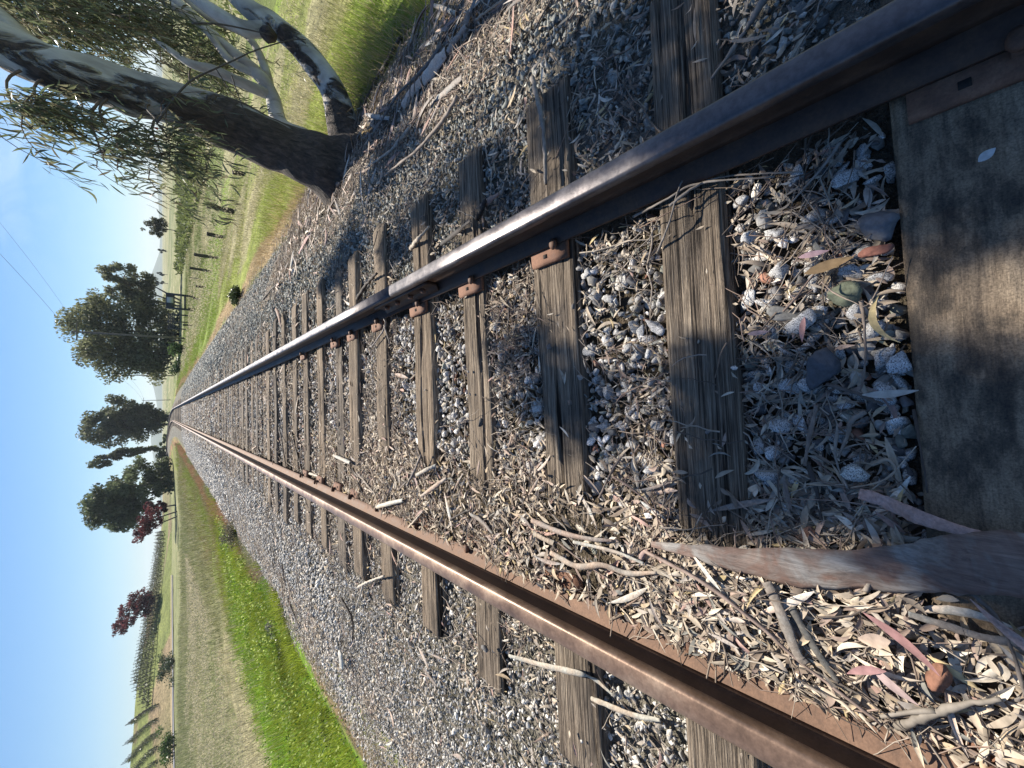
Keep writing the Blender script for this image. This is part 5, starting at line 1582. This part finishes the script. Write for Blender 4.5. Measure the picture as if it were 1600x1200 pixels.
# ------------------------------------------------------------------ fence posts, poles, wires, notice board
posts = [((382, 272), 363, 9, "nearest dark leaning wooden fence post, just left of the tree trunk"), ((366, 331), 323, 10, "second nearest fence post, thick and notched half way down"),
         ((350, 371), 323, 7, "third fence post, straight and evenly cut"), ((339, 403), 303, 6.5, "fourth fence post, tallest looking of the nearer ones"), ((330, 424), 296, 5, "fifth fence post, slim and dark"),
         ((322, 449), 306, 4, "sixth fence post, short stump with a pale mark"), ((313, 468), 302, 4.5, "seventh fence post, leaning the other way"), ((306, 483), 294, 2.5, "eighth fence post, thin and tilted, under the notice board"), ((303, 508), 286, 3.5, "ninth fence post, leaning, between the notice board and the utility pole")]
for q, (bp, xt, wpx, lab) in enumerate(posts):
    p = at(bp[0], bp[1], -1.0)
    for _ in range(8): p = at(bp[0], bp[1], float(G(p[0], p[1])))
    Y = p[1]; k = FPX / (Y * math.cos(TH) + .8)
    t_ = at(xt, bp[1] - (bp[0] - xt) * .22, 0, Y)
    H_ = t_[2] - p[2]; w = wpx / k / 2
    tl = random.uniform(-.08, .08) + (.2 if q in (6, 8) else 0) + (-.1 if q == 0 else 0)
    x_ = np.linspace(-.15, H_, 12); P = np.stack([tl * x_, 0 * x_, x_], -1)
    nt_ = 1 - (.25 * np.exp(-((x_ - H_ * .45) / (.1 * H_)) ** 2) if q == 1 else 0 * x_)
    V, F = tube(P, w * .85 * nt_ * (1 + .06 * np.sin(x_ * 9 + q)), 8, .1, q, 9)
    o = mesh("fence_post", V, F, M_POST); o.location = p; o.rotation_euler = (0, 0, q)
    tag(o, lab, "fence post", "fence posts on the right")
tposts = [((320, 437), 296, "thin steel post between the fifth and sixth wooden fence posts"), ((304, 495), 283, "thin steel post below the notice board"), ((281, 548), 270, "thin dark post near the leafy green bush")]
for bp, xt, lab in tposts:
    p = at(bp[0], bp[1], -1.0)
    for _ in range(8): p = at(bp[0], bp[1], float(G(p[0], p[1])))
    t_ = at(xt, bp[1], 0, p[1]); H_ = t_[2] - p[2]
    m_ = MB(); V, F = box(-.022, .022, -.004, .004, -.1, H_); m_.add(V, F); V, F = box(-.004, .004, .0042, .035, -.1, H_ - .002); m_.add(V, F)
    o = m_.build("steel_post", M_TPOST); o.location = p
    tag(o, lab, "steel post", "thin steel posts on the right")

bp = at(283, 472, -1.6); by = 52.0
k = FPX / (by * math.cos(TH) + 1)
nb = empty("notice_board", at(283, 472, 0, by)); zg = float(G(nb.location[0], nb.location[1])); nb.location[2] = zg
tag(nb, "dark wooden notice board frame with a pale sheet, on two posts beyond the fence", "notice board")
W_ = 22 / k; zt = at(259, 472, 0, by)[2] - zg; zm = at(273, 472, 0, by)[2] - zg; zs0 = at(271, 472, 0, by)[2] - zg; zs1 = at(260.5, 472, 0, by)[2] - zg
for sx_ in (-1, 1):
    V, F = box(sx_ * W_ / 2 - .09, sx_ * W_ / 2 + .09, -.09, .09, -.2, zt + .02); mesh("post", V, F, M_BOARD, nb)
m_ = MB(); V, F = box(-W_ / 2 + .095, W_ / 2 - .095, -.04, .04, zm, zt); m_.add(V, F)
m_.build("panel", M_BOARD, nb)
V, F = box(-W_ / 2 + .095, W_ / 2 - .095, -.03, .03, zm * .42, zm * .52); mesh("rail", V, F, M_BOARD, nb)
V, F = box(-W_ * .14, W_ * .26, -.055, -.043, zs0, zs1); mesh("sheet", V, F, M_SHEET, nb)
# dark shed-like board fence piece next to it
sd = at(284, 503, 0, 60.0); zg = float(G(sd[0], sd[1]))
gt = empty("board_gate", (sd[0], sd[1], zg)); tag(gt, "low dark boarded gate between the notice board and the biggest dense tree", "gate")
kk = FPX / (60 * math.cos(TH) + 1); w2 = 24 / kk / 2; zt = at(262.5, 503, 0, 60.0)[2] - zg; zb_ = at(273, 503, 0, 60.0)[2] - zg
for q in range(4):
    z0 = zb_ + (zt - zb_) * q / 4; V, F = box(-w2, w2, -.03, .03, z0, z0 + (zt - zb_) / 4 - .03); mesh("board", V, F, M_BOARD, gt)
for sx_ in (-1, 0, 1):
    V, F = box(sx_ * (w2 - .06) - .06, sx_ * (w2 - .06) + .06, .033, .15, -.1, zt + .05); mesh("post", V, F, M_BOARD, gt)

pole_tops = []
for (px, xt, Y, rad, lab) in (((293, 529), 112, 70, .15, "nearest and tallest utility pole, in front of the biggest dense tree"), ((264, 587), 188, 140, .14, "second utility pole, between the biggest tree and the bend"), ((259, 625), 222, 210, .14, "farthest utility pole, thin and faint near the rounded tree")):
    p = at(px[0], px[1], 0, Y); p[2] = float(G(p[0], p[1])); t_ = at(xt, px[1] - 4, 0, Y); H_ = t_[2] - p[2]
    pr_ = empty("utility_pole", p); tag(pr_, lab, "utility pole", "utility poles beside the line")
    V, F = tube(np.array([(0, 0, -.3), (0, 0, H_ / 2), (0, 0, H_)]), [rad, rad * .85, rad * .65], 10); mesh("pole", V, F, M_POLE, pr_, np.ones((len(V), 3)), True)
    V, F = box(-1.1, 1.1, -rad - .1, -rad + .02, H_ - .5, H_ - .38); mesh("crossarm", V, F, M_POLE, pr_)
    for q in (-.95, .95):
        V, F = tube(np.array([(q, -rad - .04, H_ - .375), (q, -rad - .04, H_ - .25), (q, -rad - .04, H_ - .22)]), [.035, .05, .03], 8); mesh("insulator", V, F, M_SHEET, pr_)
    pole_tops.append(p + np.array([0, 0, H_ - .22]))
    if Y == 70:
        V, F = tube(np.array([(-.35, .3, -.2), (-.35, .3, 1.3)]), .09, 8); o = mesh("fence_post", V, F, M_POST); o.location = p; tag(o, "thick fence post at the foot of the nearest utility pole", "fence post", "fence posts on the right")
        V, F = tube(np.array([(-1.25, .3, -.2), (-1.0, .3, 1.2)]), .08, 8); o = mesh("fence_post", V, F, M_POST); o.location = p; tag(o, "leaning fence post on the track side of the nearest utility pole", "fence post", "fence posts on the right")
nxt = pole_tops[0] + np.array([1.5, -74, .6])
for q, (sx_, lab) in enumerate(((-.95, "power line wire nearer the track, leading to the nearest utility pole"), (.95, "power line wire farther from the track, leading to the nearest utility pole"))):
    P = []
    for a0, a1 in ((nxt, pole_tops[0]), (pole_tops[0], pole_tops[1]), (pole_tops[1], pole_tops[2])):
        for t in np.linspace(0, 1, 24, endpoint=False):
            s_v = a0 * (1 - t) + a1 * t; s_v = s_v + np.array([sx_, -.15, -4 * .8 * t * (1 - t)]); P.append(s_v)
    P = np.array(P); V, F = tube(P - P[0], (.006 if q == 0 else .0035) + .00007 * np.maximum(P[:, 1], 0), 5)
    o = mesh("power_line", V, F, M_WIRE); o.location = P[0]; tag(o, lab, "power line", "power line wires")

# ------------------------------------------------------------------ air
V, F = box(-4600, 4600, -90, 4700, -6, 95)
hz = mesh("haze", V, F)
mh = bpy.data.materials.new("haze_air"); mh.use_nodes = True
N, L = mh.node_tree.nodes, mh.node_tree.links; N.clear()
pv = N.new('ShaderNodeVolumePrincipled'); pv.inputs['Color'].default_value = (.72, .82, .95, 1); pv.inputs['Density'].default_value = .00016; pv.inputs['Anisotropy'].default_value = .2
on = N.new('ShaderNodeOutputMaterial'); L.new(pv.outputs[0], on.inputs['Volume'])
hz.data.materials.append(mh)
tag(hz, kind="stuff")
